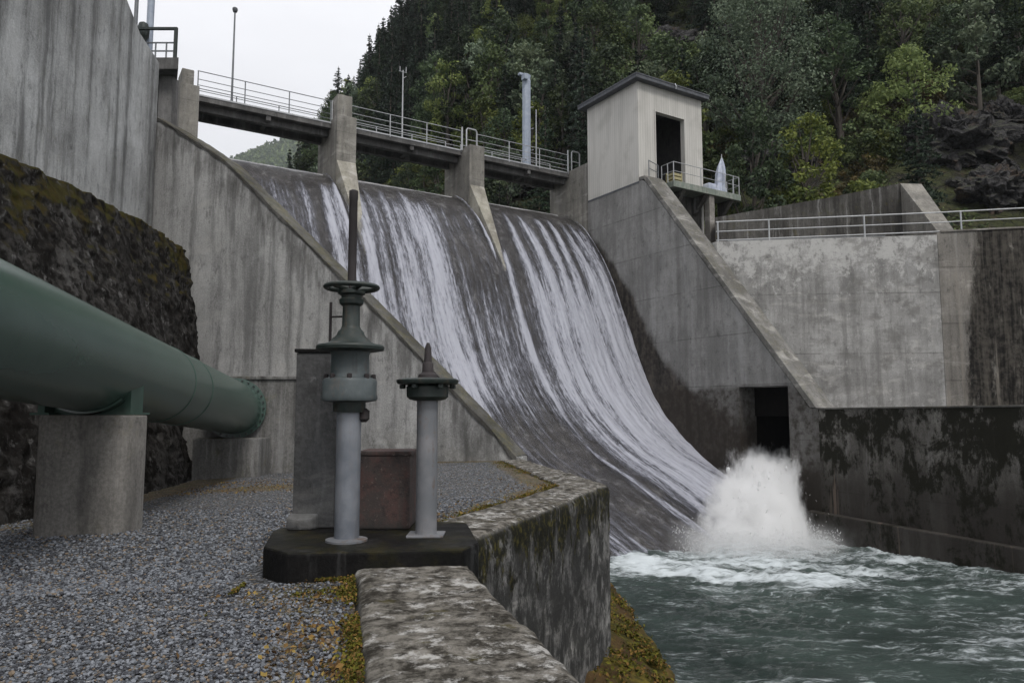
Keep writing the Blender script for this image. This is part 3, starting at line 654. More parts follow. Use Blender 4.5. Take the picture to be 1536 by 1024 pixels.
# ================================================================== RIGHT SIDE WALLS
SR = 22.7
tw = thing('training_wall', D(SR, 9, 0), 'grey board marked concrete training wall right of the spillway, with the square outlet', 'wall')
mb = MB(); mb.side([(2.003, -8.5), (2.003, 13.2), (7.0, 13.2), (7.3, 13.02), (17.5, .12), (17.9, .1), (17.9, -8.5), (16.4, -8.5), (16.4, 1.15), (13.6, 1.15), (13.6, -8.5)], SR, SR + 1.2)
mb.build('wall_face', MAT['training'], tw)
mb = MB(); mb.side([(6.8, 13.203), (7.2, 13.2), (7.34, 13.03), (17.52, .13), (17.85, .13), (7.5, 13.22), (7.28, 13.4), (6.8, 13.42)], SR - .04, SR + 1.3)
mb.build('coping', MAT['copeD'], tw, bevel=.03)
mb = MB()   # tunnel lining behind the outlet, coloured near-black to paint in its deep shade
for q_ in ((13.45, 13.6, -8, .0), (16.4, 16.55, -8, .0), (13.45, 16.55, -.25, -.05)): mb.box(SR + 1.2, SR + 9, q_[0], q_[1], q_[2], q_[3], D)
mb.box(SR + 8.9, SR + 9.1, 13.5, 16.5, -8, -.1, D); mb.box(SR + 1.1, SR + 1.2, 13.61, 16.39, -.25, 1.14, D)  # last box: black plate closing the upper opening, standing in for shade
MAT['tunnel'] = paint('tunnel_shade_black', (.006, .0055, .005), (.01, .009, .008), .9, wear=.3, grime=(.004, .004, .004), spec=.02); mb.build('tunnel_lining', MAT['tunnel'], tw)
# lower pool wall and terrace slab
lw = thing('pool_wall', D(SR, 23, -2), 'black mossy lower wall standing in the pool right of the outlet', 'wall')
mb = MB(); mb.side([(17.9, -8.5), (17.9, .1), (35, .26), (35, -8.5)], SR, SR + .8); mb.build('wall_face', MAT['lower'], lw)
mb = MB(); mb.side([(17.1, -8.5), (17.1, -4.4), (17.5, -4.25), (35, -4.95), (35, -8.5)], SR - .45, SR - .003); mb.build('plinth_step', MAT['lower'], lw, bevel=.05)
mb = MB(); mb.side([(17.9, .06), (17.9, .13), (35, .29), (35, .22)], SR - .06, SR + .9); mb.build('ledge_lip', MAT['cap'], lw, bevel=.015)
a0, a1 = D(SR + .8, 17.9, 0), D(SR + .8, 35, 0)
mb = MB(); mb.plan([a0[:2], a1[:2], (46, 31), (46, 35.4), (10.9, 38.2), D(SR + 1.3, 17.3, 0)[:2]], .0, .1); mb.build('terrace_slab', MAT['lower'], lw)
# abutment wall above the terrace
def yp(x): return 38.2 - .098 * (x - 10.8)
pw = thing('abutment_wall', (16, 37.9, .1), 'tall patchy light grey concrete wall under the long railing, right of the diagonal coping', 'wall')
PZ = float(at(1075, 362, 38.15)[2])
def ptop(x): return PZ + (x - 10.8) * .009
XJ = 21.9
mb = MB(); mb.plan([(10.85, yp(10.85)), (XJ, yp(XJ)), (XJ + .1, yp(XJ) + 1), (10.3, 39.2)], .0, lambda x, y: ptop(x)); mb.build('wall_face', MAT['panel'], pw)
pw2 = thing('stained_wall', (28, 36.7, .1), 'tall concrete wall blackened by water stains at the far right under the railing', 'wall')
mb = MB(); mb.plan([(XJ + .03, yp(XJ) + .02), (46, yp(46)), (46, yp(46) + 1), (XJ + .13, yp(XJ) + 1.02)], .0, lambda x, y: ptop(x) + .12 + (x - XJ) * .02); mb.build('wall_face', MAT['stained'], pw2)
mb = MB(); mb.plan([(XJ + .2, yp(XJ) - .06), (46, yp(46) - .08), (46, yp(46) + 1.8), (XJ + .2, yp(XJ) + 1.05)], lambda x, y: ptop(x) + .13 + (x - XJ) * .02, lambda x, y: ptop(x) + .21 + (x - XJ) * .02); mb.build('wall_lip', MAT['copeR'], pw2)
# upper walkway surface
mb = MB(); mb.plan([(10.4, 39.2), (XJ + .1, yp(XJ) + 1), (46, yp(46) + 1), (62, 46), (20, 49), (12, 46)], 6, lambda x, y: ptop(x) - .08); tag(mb.build('upper_path', MAT['deck']), 'narrow concrete path along the top of the abutment wall', 'path', kind='structure')
# wing wall behind the railing
ww = thing('flood_wall', (18, 42, PZ), 'dark weathered wall rising to a sloping buttress behind the long railing', 'wall')
w0, w1, w2, w3 = at(1085, 326, 42.0), at(1350, 275, 41.1), at(1408, 349, 37.7), at(1240, 297, 41.5)
mb = MB(); mb.plan([(w0[0] - .5, 42.05), (w3[0], w3[1]), (w1[0], w1[1]), (w1[0] + .9, w1[1] + .8), (w0[0], 43.2)], 6, lambda x, y: np.interp(x, [w0[0], w3[0], w1[0], w1[0] + .1], [w0[2], w3[2], w1[2], w1[2]])); mb.build('wall_face', MAT['wing'], ww)
mb = MB(); A, Bq = np.array(w1), np.array(w2); wd = np.array([1.3, .1, 0])
mb.box8([(A[0], A[1] - .01, 6), (Bq[0], Bq[1], 6), (Bq[0] + 1.0, Bq[1] + .05, 6), (A[0] + 1.3, A[1], 6), (A[0], A[1] - .01, A[2]), tuple(Bq), tuple(Bq + np.array([.95, .05, 0])), tuple(A + wd)])
mb.build('buttress', MAT['pier'], ww, bevel=.03)

# ================================================================== SPILLWAY
nt_ = 110; ns = 60
L = np.r_[0, np.cumsum(np.hypot(np.diff(PROF[:, 0]), np.diff(PROF[:, 1])))]
def smooth_prof(q):
    t = np.interp(q, L, PROF[:, 0]); z = np.interp(q, L, PROF[:, 1])
    return t, z
qq = np.linspace(0, L[-1], 400); tq, zq = smooth_prof(qq)
ker = np.hanning(25); ker /= ker.sum()
pad = lambda a: np.r_[2 * a[0] - a[12:0:-1], a, 2 * a[-1] - a[-2:-14:-1]]
tq = np.convolve(pad(tq), ker, 'valid'); zq = np.convolve(pad(zq), ker, 'valid')
def chute_pt(q): return np.interp(q, qq, tq), np.interp(q, qq, zq)
def chute_grid(s0, s1, ns, nq, q0=0, q1=None):
    s_ = np.linspace(s0, s1, ns); q_ = np.linspace(q0, L[-1] if q1 is None else q1, nq); t, z = chute_pt(q_)
    Sg = np.repeat(s_[:, None], nq, 1); Tg = np.repeat(t[None], ns, 0); Zg = np.repeat(z[None], ns, 0); Qg = np.repeat(q_[None], ns, 0)
    e = .02; t2, z2 = chute_pt(np.clip(q_ + e, 0, L[-1])); t1, z1 = chute_pt(np.clip(q_ - e, 0, L[-1])); dx, dz = t2 - t1, z2 - z1; l = np.hypot(dx, dz) + 1e-9
    return Sg, Qg, Tg, Zg, np.repeat((-dz / l)[None], ns, 0), np.repeat((dx / l)[None], ns, 0)
sp_ = thing('spillway', D(12, 0, 10), 'curved concrete spillway face under the thin white sheets of falling water', 'spillway')
Sg, Qg, Tg, Zg, Nt, Nz = chute_grid(-3.2, SR - .002, 200, 160)
dz_ = (fbm(Sg * 1.2, Qg * .8, 0, 4, 51) - .5) * .1
Tg2, Zg2 = Tg + Nt * dz_, Zg + Nz * dz_
V = np.stack([OX + Sg * UX + Tg2 * VX, OY + Sg * UY + Tg2 * VY, Zg2], -1)
npmesh('chute', V.reshape(-1, 3), gridfaces(200, 160), MAT['chute'], sp_)
mb = MB(); mb.side([(-2.6, -2), (-2.6, 12.0), (-2.45, 12.2), (-2.3, 10), (-2.3, -2)], -3.2, SR - .01); mb.build('upstream_face', MAT['chute'], sp_); MAT['copeL'] = concrete('pale_crest_concrete', (.6, .6, .6), (.3, .3, .3), 0)
mb = MB(); mb.side([(-2.55, 12.6), (-2.05, 13.0), (-1.62, 13.1), (-1.3, 13.06), (-1.25, 12.95), (-1.7, 12.8), (-2.5, 12.4)], -3.2, SR - .01); mb.build('crest_lip', MAT['copeL'], sp_)

# water sheet
def drift(t): x = np.clip(t - 5.5, 0, None); return .25 * x * x / (x + 1.2)
def dens(s_, q_, t_):
    g = lambda c, w, k=1.0: k * np.exp(-((s_ - c) / w)**2)
    qc = q_ - 2.9                       # arc length past the crest
    d = np.zeros_like(s_); wv = .1 * np.sin(q_ * .55 + s_ * 1.7)
    s_ = s_ + wv
    for c, w, k in ((5.85, .3, .62), (6.4, .3, .4), (4.6, .5, .32), (3.2, .7, .32), (1.9, .6, .3)): d += g(c, w, k) * sstep(1.0, 2.4, qc)
    for c, w, k in ((7.45, .28, .7), (8.2, .3, .5), (9.0, .35, .46), (9.7, .3, .4), (10.35, .35, .48), (11.0, .45, .56), (11.7, .3, .36), (12.4, .3, .3), (13.2, .25, .26), (14.0, .25, .22)): d += g(c, w, k) * sstep(.9, 2.3, qc + .6 * np.sin(s_ * 5))
    for i, (c, k) in enumerate(((16.8, .62), (17.95, .7), (19.05, .74), (19.95, .7), (21.0, .6), (21.75, .45), (22.3, .35))): d += g(c, .17 + .035 * np.clip(qc, 0, 9), k) * sstep(1.2 + .12 * (i % 3), 2.1, qc)
    d += g(15.35, .22, .7) * sstep(4.6, 6.2, qc) + g(7.2, .25, .5) * sstep(4.8, 6, qc)
    d += (g(6.6, .09, .7) + g(14.64, .09, .75)) * sstep(-1, 0, qc) * sstep(7, 5, qc) + g(SR - .06, .06, .8) * sstep(-1.5, -.5, qc)
    low = sstep(5.5, 12, qc)
    d = d * (1 - .25 * low) + low * (.15 + .2 * fbm(s_ * .8, q_ * .05, 3, 3, 61)) + .3 * sstep(1.0, 3.5, qc) * (.5 + fbm(s_ * 1.5, q_ * .1, 5, 3, 62))
    d *= 1 - .4 * sstep(13.5, 17.5, qc) * sstep(19, 14, s_)
    return np.clip(d, 0, 1)
def cascade():
    m = M('falling_white_water'); U = m.uv(); d = m.attr('dens')
    a = m.noise(m.sc(U, (2.6, .13, 1)), 1.0, 8, .68, .08)
    b = m.noise(m.sc(U, (6.5, .45, 1)), 1.0, 8, .72, .1)
    e = m.noise(m.sc(U, (9, 2.0, 1)), 1.0, 8, .8)
    v = m.add(m.add(m.mul(a, .3), m.mul(b, .36)), m.mul(e, .34))
    thr = m.mr(d, 0, 1, .68, .36, False)
    df = m.op('SUBTRACT', v, thr)
    k = m.mul(m.mr(df, -.07, .11), m.mr(d, .01, .12))
    foam = m.bsdf(m.mix(m.mr(df, -.02, .16), (.13, .135, .165), (.46, .47, .53)), .5, m.bump(v, .8, .05), spec=.3)
    film = m.n('BsdfGlossy', {'Color': (.55, .56, .62), 'Roughness': .3, 'Normal': m.bump(m.add(b, e), .8, .06)}).outputs[0]
    fr = m.n('LayerWeight', {'Blend': .22}).outputs['Facing']
    clear = m.n('MixShader', {0: m.mr(fr, 0, 1, .012, .2), 1: m.n('BsdfTransparent').outputs[0], 2: film}).outputs[0]
    return m.done(m.n('MixShader', {0: m.mul(k, .77), 1: clear, 2: foam}).outputs[0])
MAT['cascade'] = cascade()
Sg, Qg, Tg, Zg, Nt, Nz = chute_grid(-3.0, SR - .01, 420, 280, 2.2)
Ug = Sg - drift(Tg); dn = dens(Ug + .0, Qg, Tg); h_ = .07 + .2 * dn * (fbm(Ug * 4, Qg * .3, 1, 3, 71)) + .04 * fbm(Ug * 9, Qg * 2, 2, 2, 73) * (dn > .05)
Tg, Zg = Tg + Nt * h_, Zg + Nz * h_
V = np.stack([OX + Sg * UX + Tg * VX, OY + Sg * UY + Tg * VY, Zg], -1)
tag(npmesh('cascade_water', V.reshape(-1, 3), gridfaces(420, 280), MAT['cascade'], uv=np.stack([Ug, Qg], -1).reshape(-1, 2), attrs={'dens': dn.ravel()}), 'thin white streaked water running down the spillway', 'water', kind='structure')

# piers
def pier(s0, s1, label, nose_tip=None, top=15.72, block=None, name='bridge_pier'):
    p = thing(name, D((s0 + s1) / 2, 0, 12.5), label, 'pier', 'concrete piers carrying the walkway')
    mb = MB(); mb.side([(-2.3, 10), (-2.3, top), (.98, top), (.98, 13.22), (.7, 11.2), (.7, 9.5)], s0, s1); mb.build('shaft', MAT['pier'], p, bevel=.025)
    if nose_tip:
        mb = MB(); zt = 13.215; tt, tz, tsm = nose_tip
        a = [D(s0 + .02, .99, zt), D(s1 - .02, .99, zt), D(tsm + .06, tt, tz), D(tsm - .06, tt, tz)]
        b = [D(s0 + .02, .6, 9.0), D(s1 - .02, .6, 9.0), D(tsm + .1, tt - .2, tz - 1.5), D(tsm - .1, tt - .2, tz - 1.5)]
        mb.box8(b + a); mb.build('nose', MAT['nose'], p, bevel=.02)
    if block:
        t0, t1, b0, b1, bz = block; mb = MB(); mb.box(b0, b1, t0, t1, top - .01, bz, D); mb.build('head_block', MAT['pier'], p, bevel=.04)
    return p
pier(-.98, -.12, 'first walkway pier at the left end, half hidden by the wing wall', top=15.6, block=(-.6, .7, -.9, -.35, 16.45))
pier(6.7, 7.78, 'second walkway pier from the left, with a pale concrete block on its head', (4.3, 7.75, 7.2), block=(-.2, .75, 6.78, 7.6, 16.95))
pier(14.73, 15.73, 'third walkway pier from the left, with a tube gate frame on its head', (4.3, 7.75, 15.18), top=15.66)
p4 = thing('bridge_pier', D(23.2, 0, 12.5), 'fourth walkway pier, joined to the beige hut at the right end', 'pier', 'concrete piers carrying the walkway')
mb = MB(); mb.side([(-2.2, 9.0), (-2.2, 15.7), (1.98, 15.7), (1.98, 9.0)], SR, SR + 1.1); mb.build('shaft', MAT['pier'], p4, bevel=.02)

# walkway spans
def span(s0, s1, label, jmid):
    b = thing('walkway_span', D((s0 + s1) / 2, -1, 15.3), label, 'walkway', 'concrete walkway spans over the spillway')
    mb = MB(); mb.box(s0, s1, -2.2, 0, 15.26, 15.52, D); mb.build('deck_slab', MAT['deck'], b, bevel=.015)
    mb = MB()
    for t0 in (-1.95, -.75): mb.box(s0 + .02, s1 - .02, t0, t0 + .32, 14.92, 15.262, D)
    mb.build('girder', MAT['deck'], b)
    mb = MB(); mb.box(jmid - .12, jmid + .12, -2.1, -.06, 15.0, 15.265, D); mb.build('cross_beam', MAT['deck'], b)
    mb = MB(); mb.box(s0, s1, -.04, .03, 15.522, 15.6, D); mb.build('kick_board', MAT['rail'], b)
def railing(pts, label, zs, postxs, mat, r=.024, rp=.03, name='railing', group=None, cat='railing'):
    p = thing(name, pts[0], label, cat, group)
    P_ = np.array(pts, float); Ls = np.r_[0, np.cumsum(np.linalg.norm(np.diff(P_, axis=0), axis=1))]
    pt = lambda l: np.array([np.interp(l, Ls, P_[:, i]) for i in range(3)])
    for i, z in enumerate(zs):
        mb = MB(); mb.tube([q + (0, 0, z) for q in P_], r if i == 0 else r * .8, 8); mb.build('top_rail' if i == 0 else 'rail', mat, p, smooth=True)
    for l in postxs if postxs is not None else np.linspace(0.03, Ls[-1] - .03, max(2, int(round(Ls[-1] / 2.4)) + 1)):
        q = pt(l); mb = MB(); mb.tube([q - (0, 0, .04), q + (0, 0, zs[0])], rp, 8); mb.build('post', mat, p, smooth=True)
    return p
sp3 = [(-.1, 6.69, 'left walkway span, from the first pier to the block headed pier', 3.4), (7.79, 14.72, 'middle walkway span between the block headed pier and the gate frame pier', 11.5), (15.74, SR - .01, 'right walkway span ending at the beige hut', 19.6)]
nm = ('left', 'middle', 'right')
for i, (a, b, lb, j) in enumerate(sp3):
    span(a, b, lb, j)
    mt = MAT['darkrail'] if i == 0 else MAT['rail']
    railing([D(a, .0, 15.5), D(b, .0, 15.5)], f'grey tube railing on the downstream edge of the {nm[i]} walkway span', (1.28, .86, .56, .28), None, mt, group='walkway railings')
    railing([D(a, -2.12, 15.5), D(b, -2.12, 15.5)], f'grey tube railing on the far edge of the {nm[i]} walkway span', (1.28, .86, .56, .28), None, mt, group='walkway railings')
railing([D(6.69, .05, 15.7), D(7.79, .05, 15.7)], 'short grey railing in front of the pale block on the second pier', (1.08, .6), None, MAT['rail'], group='walkway railings')
def gateframe(s0, s1, t, z, label):
    p = thing('gate_frame', D(s0, t, z), label, 'frame')
    mb = MB(); mb.tube([D(s0, t, z), D(s0, t, z + 1.25), D(s0 + .08, t, z + 1.35), D(s1 - .08, t, z + 1.35), D(s1, t, z + 1.25), D(s1, t, z)], .045, 10); mb.build('hoop', MAT['rail'], p, smooth=True)
    mb = MB(); mb.tube([D(s0, t, z + .65), D(s1, t, z + .65)], .03, 8); mb.build('cross_rail', MAT['rail'], p, smooth=True)
    mb = MB(); mb.tube([D(s0 - .3, t, z - .1), D(s0 - .3, t, z + 1.35)], .05, 8); mb.build('post', MAT['rail'], p, smooth=True)
gateframe(14.98, 15.68, .1, 15.62, 'grey tube hoop with a cross rail on the third walkway pier')
gateframe(22.85, 23.5, .1, 15.7, 'grey tube hoop on the last pier beside the beige hut')

# poles behind the walkway
def pole(name, s_, t, z0, z1, r, mat, label, head):
    p = thing(name, D(s_, t, z0), label, 'pole')
    mb = MB(); mb.tube([D(s_, t, z0), D(s_, t, z0 + .3), D(s_, t, z1)], [r * 1.5, r, r * .7], 10); mb.build('shaft', mat, p, smooth=True)
    if head == 'lamp':
        mb = MB(); c = D(s_, t, 0); mb.lathe([(.02, z1 - .02), (.1, z1), (.14, z1 + .12), (.12, z1 + .2), (.03, z1 + .26)], c[:2], 14); mb.build('lamp_head', MAT['roof'], p, smooth=True)
    if head == 'aerial':
        mb = MB(); mb.tube([D(s_ - .25, t, z1 - .1), D(s_ + .25, t, z1 - .1)], .02, 6); mb.tube([D(s_ - .2, t, z1 - .1), D(s_ - .2, t, z1 + .2)], .025, 6); mb.tube([D(s_ + .2, t, z1 - .1), D(s_ + .2, t, z1 + .25)], .025, 6); mb.tube([D(s_, t, z1 - .5), D(s_ + .22, t, z1 - .35)], .02, 6)
        mb.build('aerial', mat, p)
    return p
pole('lamp_post', 1.55, -.05, 15.5, 20.35, .055, MAT['darkrail'], 'thin lamp post on the left walkway span against the sky', 'lamp')
pole('aerial_mast', 11.77, -2.15, 15.45, 20.7, .05, MAT['rail'], 'thin mast with small aerials behind the middle walkway span', 'aerial')
pole('thin_pole', 21.55, -2.15, 15.45, 20.4, .05, MAT['rail'], 'thin bare pole right of the thick blue grey column', None)
p = thing('steel_column', D(20.9, -2.35, 15.5), 'thick blue grey steel column behind the right walkway span', 'column')
c = D(20.9, -2.35, 0)
mb = MB(); mb.lathe([(.3, 15.5), (.3, 22.3), (.27, 22.4), (.27, 22.75), (.1, 22.85)], c[:2], 8, PI / 8); mb.build('shaft', MAT['mast'], p)
mb = MB(); mb.lathe([(.34, 16.2), (.36, 16.25), (.36, 16.4), (.34, 16.45)], c[:2], 8, PI / 8); mb.build('collar', MAT['mast'], p)
mb = MB(); mb.box(20.45, 20.75, -2.3, -1.9, 22.25, 22.65, D); mb.box(20.3, 21.2, -2.5, -2.25, 22.62, 22.8, D); mb.build('head_box', MAT['mast'], p, bevel=.03)
for z_ in (17.5, 19.0, 20.5): mb = MB(); mb.tube([D(21.1, -2.3, z_), D(21.45, -2.3, z_ + .12)], .02, 6); mb.build('step_iron', MAT['rail'], p)

# access platform at the left end, above the tall wall
pf = thing('access_platform', (-13, 26, 12), 'dark access platform with a green rail frame above the tall left wall', 'platform')
mb = MB(); mb.box8([(-15.6, 26.0, 12.55), (-12.32, 26.0, 12.55), (-13.95, 29.3, 12.55), (-17.2, 29.3, 12.55), (-15.6, 26.0, 13.0), (-12.32, 26.0, 13.0), (-13.95, 29.3, 13.0), (-17.2, 29.3, 13.0)]); mb.build('slab', MAT['deck'], pf, bevel=.02)
mb = MB(); mb.box(-13.25, -12.75, 26.5, 27.0, 8.5, 12.55); mb.build('column', MAT['deck'], pf)
mb = MB(); mb.box(-17.0, -13.95, 28.9, 29.2, 8.5, 12.55); mb.build('back_wall', MAT['wing'], pf)
mb = MB(); z0 = 12.98
mb.box(-12.57, -12.46, 26.06, 26.17, z0, 14.12); mb.box(-15.3, -12.46, 26.065, 26.165, 14.12, 14.21); mb.build('rail_frame', MAT['greenmetal'], pf, bevel=.01)
mb = MB(); mb.tube([(-15.3, 26.12, 13.62), (-12.6, 26.12, 13.62)], .03, 8); mb.build('rail', MAT['darkrail'], pf)
mb = MB(); mb.tube([(-15.3, 26.12, 13.3), (-12.6, 26.12, 13.3)], .03, 8); mb.build('rail', MAT['darkrail'], pf)
for x in (-12.85, -13.25, -13.75): mb = MB(); mb.tube([(x, 26.12, z0), (x, 26.12, 13.64)], .03, 8); mb.build('post', MAT['darkrail'], pf)
a_ = at(205, 5, 25.0); b_ = at(224, 60, 27); c_ = at(215, 45, 26.6)
p = thing('dark_post', (a_[0], a_[1], 12.5), 'dark post at the top edge of the tall left wall', 'post'); mb = MB(); mb.tube([(a_[0], a_[1], 11.5), (a_[0], a_[1], 16.5)], .07, 8); mb.build('shaft', MAT['darkrail'], p); mb = MB(); mb.box(a_[0] - .12, a_[0] + .12, a_[1] - .1, a_[1] + .1, 16.5, 16.75); mb.build('cap', MAT['roof'], p)
p = thing('pale_post', (b_[0], b_[1], 13), 'pale post standing behind the green grey rail frame', 'post'); mb = MB(); mb.tube([(b_[0], b_[1], 12.8), (b_[0], b_[1], 16.3)], .13, 10); mb.build('shaft', MAT['mast'], p, smooth=True); mb = MB(); mb.lathe([(.13, 16.3), (.16, 16.33), (.16, 16.5), (.02, 16.6)], b_[:2], 12); mb.build('cap', MAT['rail'], p)
p = thing('valve_bollard', (c_[0], c_[1], 13), 'short mossy green bollard behind the green grey rail frame', 'bollard'); mb = MB(); mb.lathe([(.13, 12.98), (.13, 14.0), (.2, 14.1), (.22, 14.4), (.16, 14.62), (.03, 14.7)], c_[:2], 12); mb.build('post', MAT['greenmetal'], p, smooth=True); mb = MB(); mb.lathe([(.17, 13.0), (.17, 13.08), (.13, 13.1)], c_[:2], 12); mb.build('foot', MAT['greenmetal'], p)

# ================================================================== HUT AND BALCONY
hut = thing('gatehouse', D(25.3, 4.3, 13.2), 'beige clad gatehouse hut with a dark open doorway and flat grey roof', 'hut')
H0, H1, T0, T1, ZB, ZT = SR + .001, 27.95, 2.0, 6.75, 13.202, 19.2
mb = MB(); mb.box(H0, H0 + .18, T0, T1, ZB, ZT, D); mb.build('side_wall', MAT['clad'], hut)
mb = MB(); mb.box(H1 - .18, H1, T0, T1, ZB - 5, ZT, D); mb.build('side_wall', MAT['clad'], hut)
mb = MB(); mb.box(H0 + .18, H1 - .18, T0, T0 + .18, ZB, ZT, D); mb.build('back_wall', MAT['clad'], hut)
mb = MB()
DS0, DS1, DZ = 23.98, 26.5, 17.75
mb.box(H0 + .18, DS0, T1 - .18, T1, ZB, ZT, D); mb.box(DS1, H1 - .18, T1 - .18, T1, ZB, ZT, D); mb.box(DS0, DS1, T1 - .18, T1, DZ, ZT, D)
mb.build('front_wall', MAT['clad'], hut)
mb = MB(); mb.box(DS0, DS0 + .09, T1 - .3, T1 + .04, ZB, DZ, D); mb.box(DS1 - .09, DS1, T1 - .3, T1 + .04, ZB, DZ, D); mb.box(DS0 + .09, DS1 - .09, T1 - .3, T1 + .04, DZ - .09, DZ, D); mb.build('door_frame', MAT['clad'], hut)
mb = MB(); mb.box(H0 + .18, H1 - .18, T0 + .18, T1 - .19, ZB - .2, ZB + .02, D); mb.build('floor', MAT['deck'], hut)
mb = MB(); mb.box(H0 + .185, H0 + .2, T0 + .19, T1 - .2, ZB + .03, ZT - .02, D); mb.box(H1 - .2, H1 - .185, T0 + .19, T1 - .2, ZB + .03, ZT - .02, D); mb.box(H0 + .2, H1 - .2, T0 + .185, T0 + .2, ZB + .03, ZT - .02, D); mb.build('lining', MAT['inside'], hut)
mb = MB(); mb.box(H0 - .42, H1 + .3, T0 - .45, T1 + .4, ZT + .002, ZT + .25, D); mb.build('roof', MAT['roof'], hut, bevel=.03)
mb = MB(); mb.box(H0 - .45, H1 + .33, T0 - .48, T1 + .43, ZT + .22, ZT + .29, D); mb.build('roof_flashing', MAT['roof'], hut)
mb = MB(); mb.tube([D(25.3, T1 + .45, ZT + .3), D(25.3, T1 + .55, ZT + .08), D(25.3, T1 + .5, ZT - .05)], .035, 8); mb.build('eave_lamp', MAT['rail'], hut)
mb = MB(); mb.box(H0 - .02, H0 + .01, T0, T1 + .02, ZB - .1, ZB, D); mb.build('base_flashing', MAT['roof'], hut)
mb = MB(); mb.box(SR + 1.31, H1, 2.0, 6.7, 6, ZB - .21, D); mb.build('foundation', MAT['wing'], hut)
bal = thing('balcony', D(27.2, 7.3, 12.9), 'concrete balcony slab in front of the gatehouse doorway', 'balcony')
mb = MB(); mb.box(24.35, 30.0, T1 + .003, 7.9, 12.86, 13.24, D); mb.build('slab', MAT['steelgreen'], bal, bevel=.03)
for s_ in (25.2, 27.0, 29.2): mb = MB(); mb.box8([D(s_, 6.71, 11.8), D(s_ + .3, 6.71, 11.8), D(s_ + .3, 7.1, 12.1), D(s_, 7.1, 12.1), D(s_, 6.71, 12.858), D(s_ + .3, 6.71, 12.858), D(s_ + .3, 7.75, 12.858), D(s_, 7.75, 12.858)]); mb.build('bracket', MAT['wing'], bal)
mb = MB(); mb.box(27.35, 27.78, 7.35, 7.78, 8.4, 12.858, D); mb.build('column', MAT['copeR'], bal, bevel=.03)
mb = MB(); mb.box8([D(27.79, 7.3, 8.4), D(28.7, 7.3, 8.4), D(28.7, 7.85, 8.4), D(27.79, 7.85, 8.4), D(27.79, 7.35, 11.0), D(27.88, 7.35, 11.0), D(27.88, 7.75, 11.0), D(27.79, 7.75, 11.0)]); mb.build('column_foot', MAT['pier'], bal)
railing([D(24.4, 6.85, 13.24), D(24.4, 7.83, 13.24), D(29.93, 7.83, 13.24), D(29.93, 6.85, 13.24)], 'white tube railing round the gatehouse balcony', (1.12, .58), [0, .5, .98, 3.2, 5.3, 6.0, 6.5, 7.0, 7.48], MAT['rail'], group=None)
railing([D(23.1, 7.15, 13.4), D(24.05, 6.95, 13.3)], 'small rail at the head of the sloping coping beside the hut corner', (1.0, .55), None, MAT['darkrail'])
# things on the balcony
p = thing('wrapped_parasol', D(28.7, 7.35, 13.24), 'tall thing wrapped in white sheeting leaning at the far end of the balcony', 'wrapped parasol')
cx, cy, _ = D(28.7, 7.35, 0); prof = []
nseg = 40; vs = []; zs_ = np.linspace(13.27, 15.5, 22)
for i, z in enumerate(zs_):
    f_ = i / 21; r = np.interp(f_, [0, .1, .3, .55, .8, 1], [.4, .38, .25, .27, .17, .04])
    for k in range(nseg):
        a = 2 * PI * k / nseg; rr = r * (1 + .22 * math.sin(5 * a + 2 * f_) + .1 * math.sin(11 * a + 5 * f_)); vs.append((cx + rr * math.cos(a) + .2 * f_, cy + rr * math.sin(a), z))
fs = [(i * nseg + k, i * nseg + (k + 1) % nseg, (i + 1) * nseg + (k + 1) % nseg, (i + 1) * nseg + k) for i in range(21) for k in range(nseg)]
mb = MB(); mb.add(vs, fs); mb.build('sheet', MAT['tarp'], p, smooth=True)
mb = MB(); mb.tube([(cx + .18, cy, 15.35), (cx + .2, cy, 15.75)], .03, 8); mb.build('pole_tip', MAT['rail'], p)
p = thing('covered_box', D(28.0, 7.3, 13.24), 'low box under white sheeting on the balcony beside the wrapped parasol', 'box')
mb = MB(); mb.box(27.6, 28.3, 7.0, 7.55, 13.25, 13.75, D); mb.build('sheet', MAT['tarp'], p, bevel=.1, seg=3, smooth=True)
p = thing('wooden_crate', D(25.0, 7.2, 13.24), 'pale yellow crate just outside the gatehouse doorway', 'crate')
for zz in (13.27, 13.49, 13.71): mb = MB(); mb.box(24.7, 25.4, 6.9, 7.5, zz, zz + .15, D); mb.build('slat_ring', MAT['crate'], p)
for s_, t_ in ((24.69, 6.89), (25.35, 6.89), (24.69, 7.45), (25.35, 7.45)): mb = MB(); mb.box(s_, s_ + .06, t_, t_ + .06, 13.25, 13.95, D); mb.build('corner_post', MAT['crate'], p)
# long railing on the abutment wall
ra, rb, rc = (10.9, 38.45, PZ), (22.1, 37.3, ptop(22.1) + .1), (46, 35.0, ptop(46) + .6)
railing([ra, rb, rc], 'long galvanised railing along the top of the abutment wall at the right', (1.12, .6, .12), [.1, 2.75, 7.6, 12.4, 17, 22, 27], MAT['rail'], r=.034, rp=.042)
railing([(12.5, 41.7, PZ - .1), (21.2, 40.9, PZ)], 'second shorter railing at the foot of the dark flood wall', (.95, .5), None, MAT['darkrail'], r=.03)

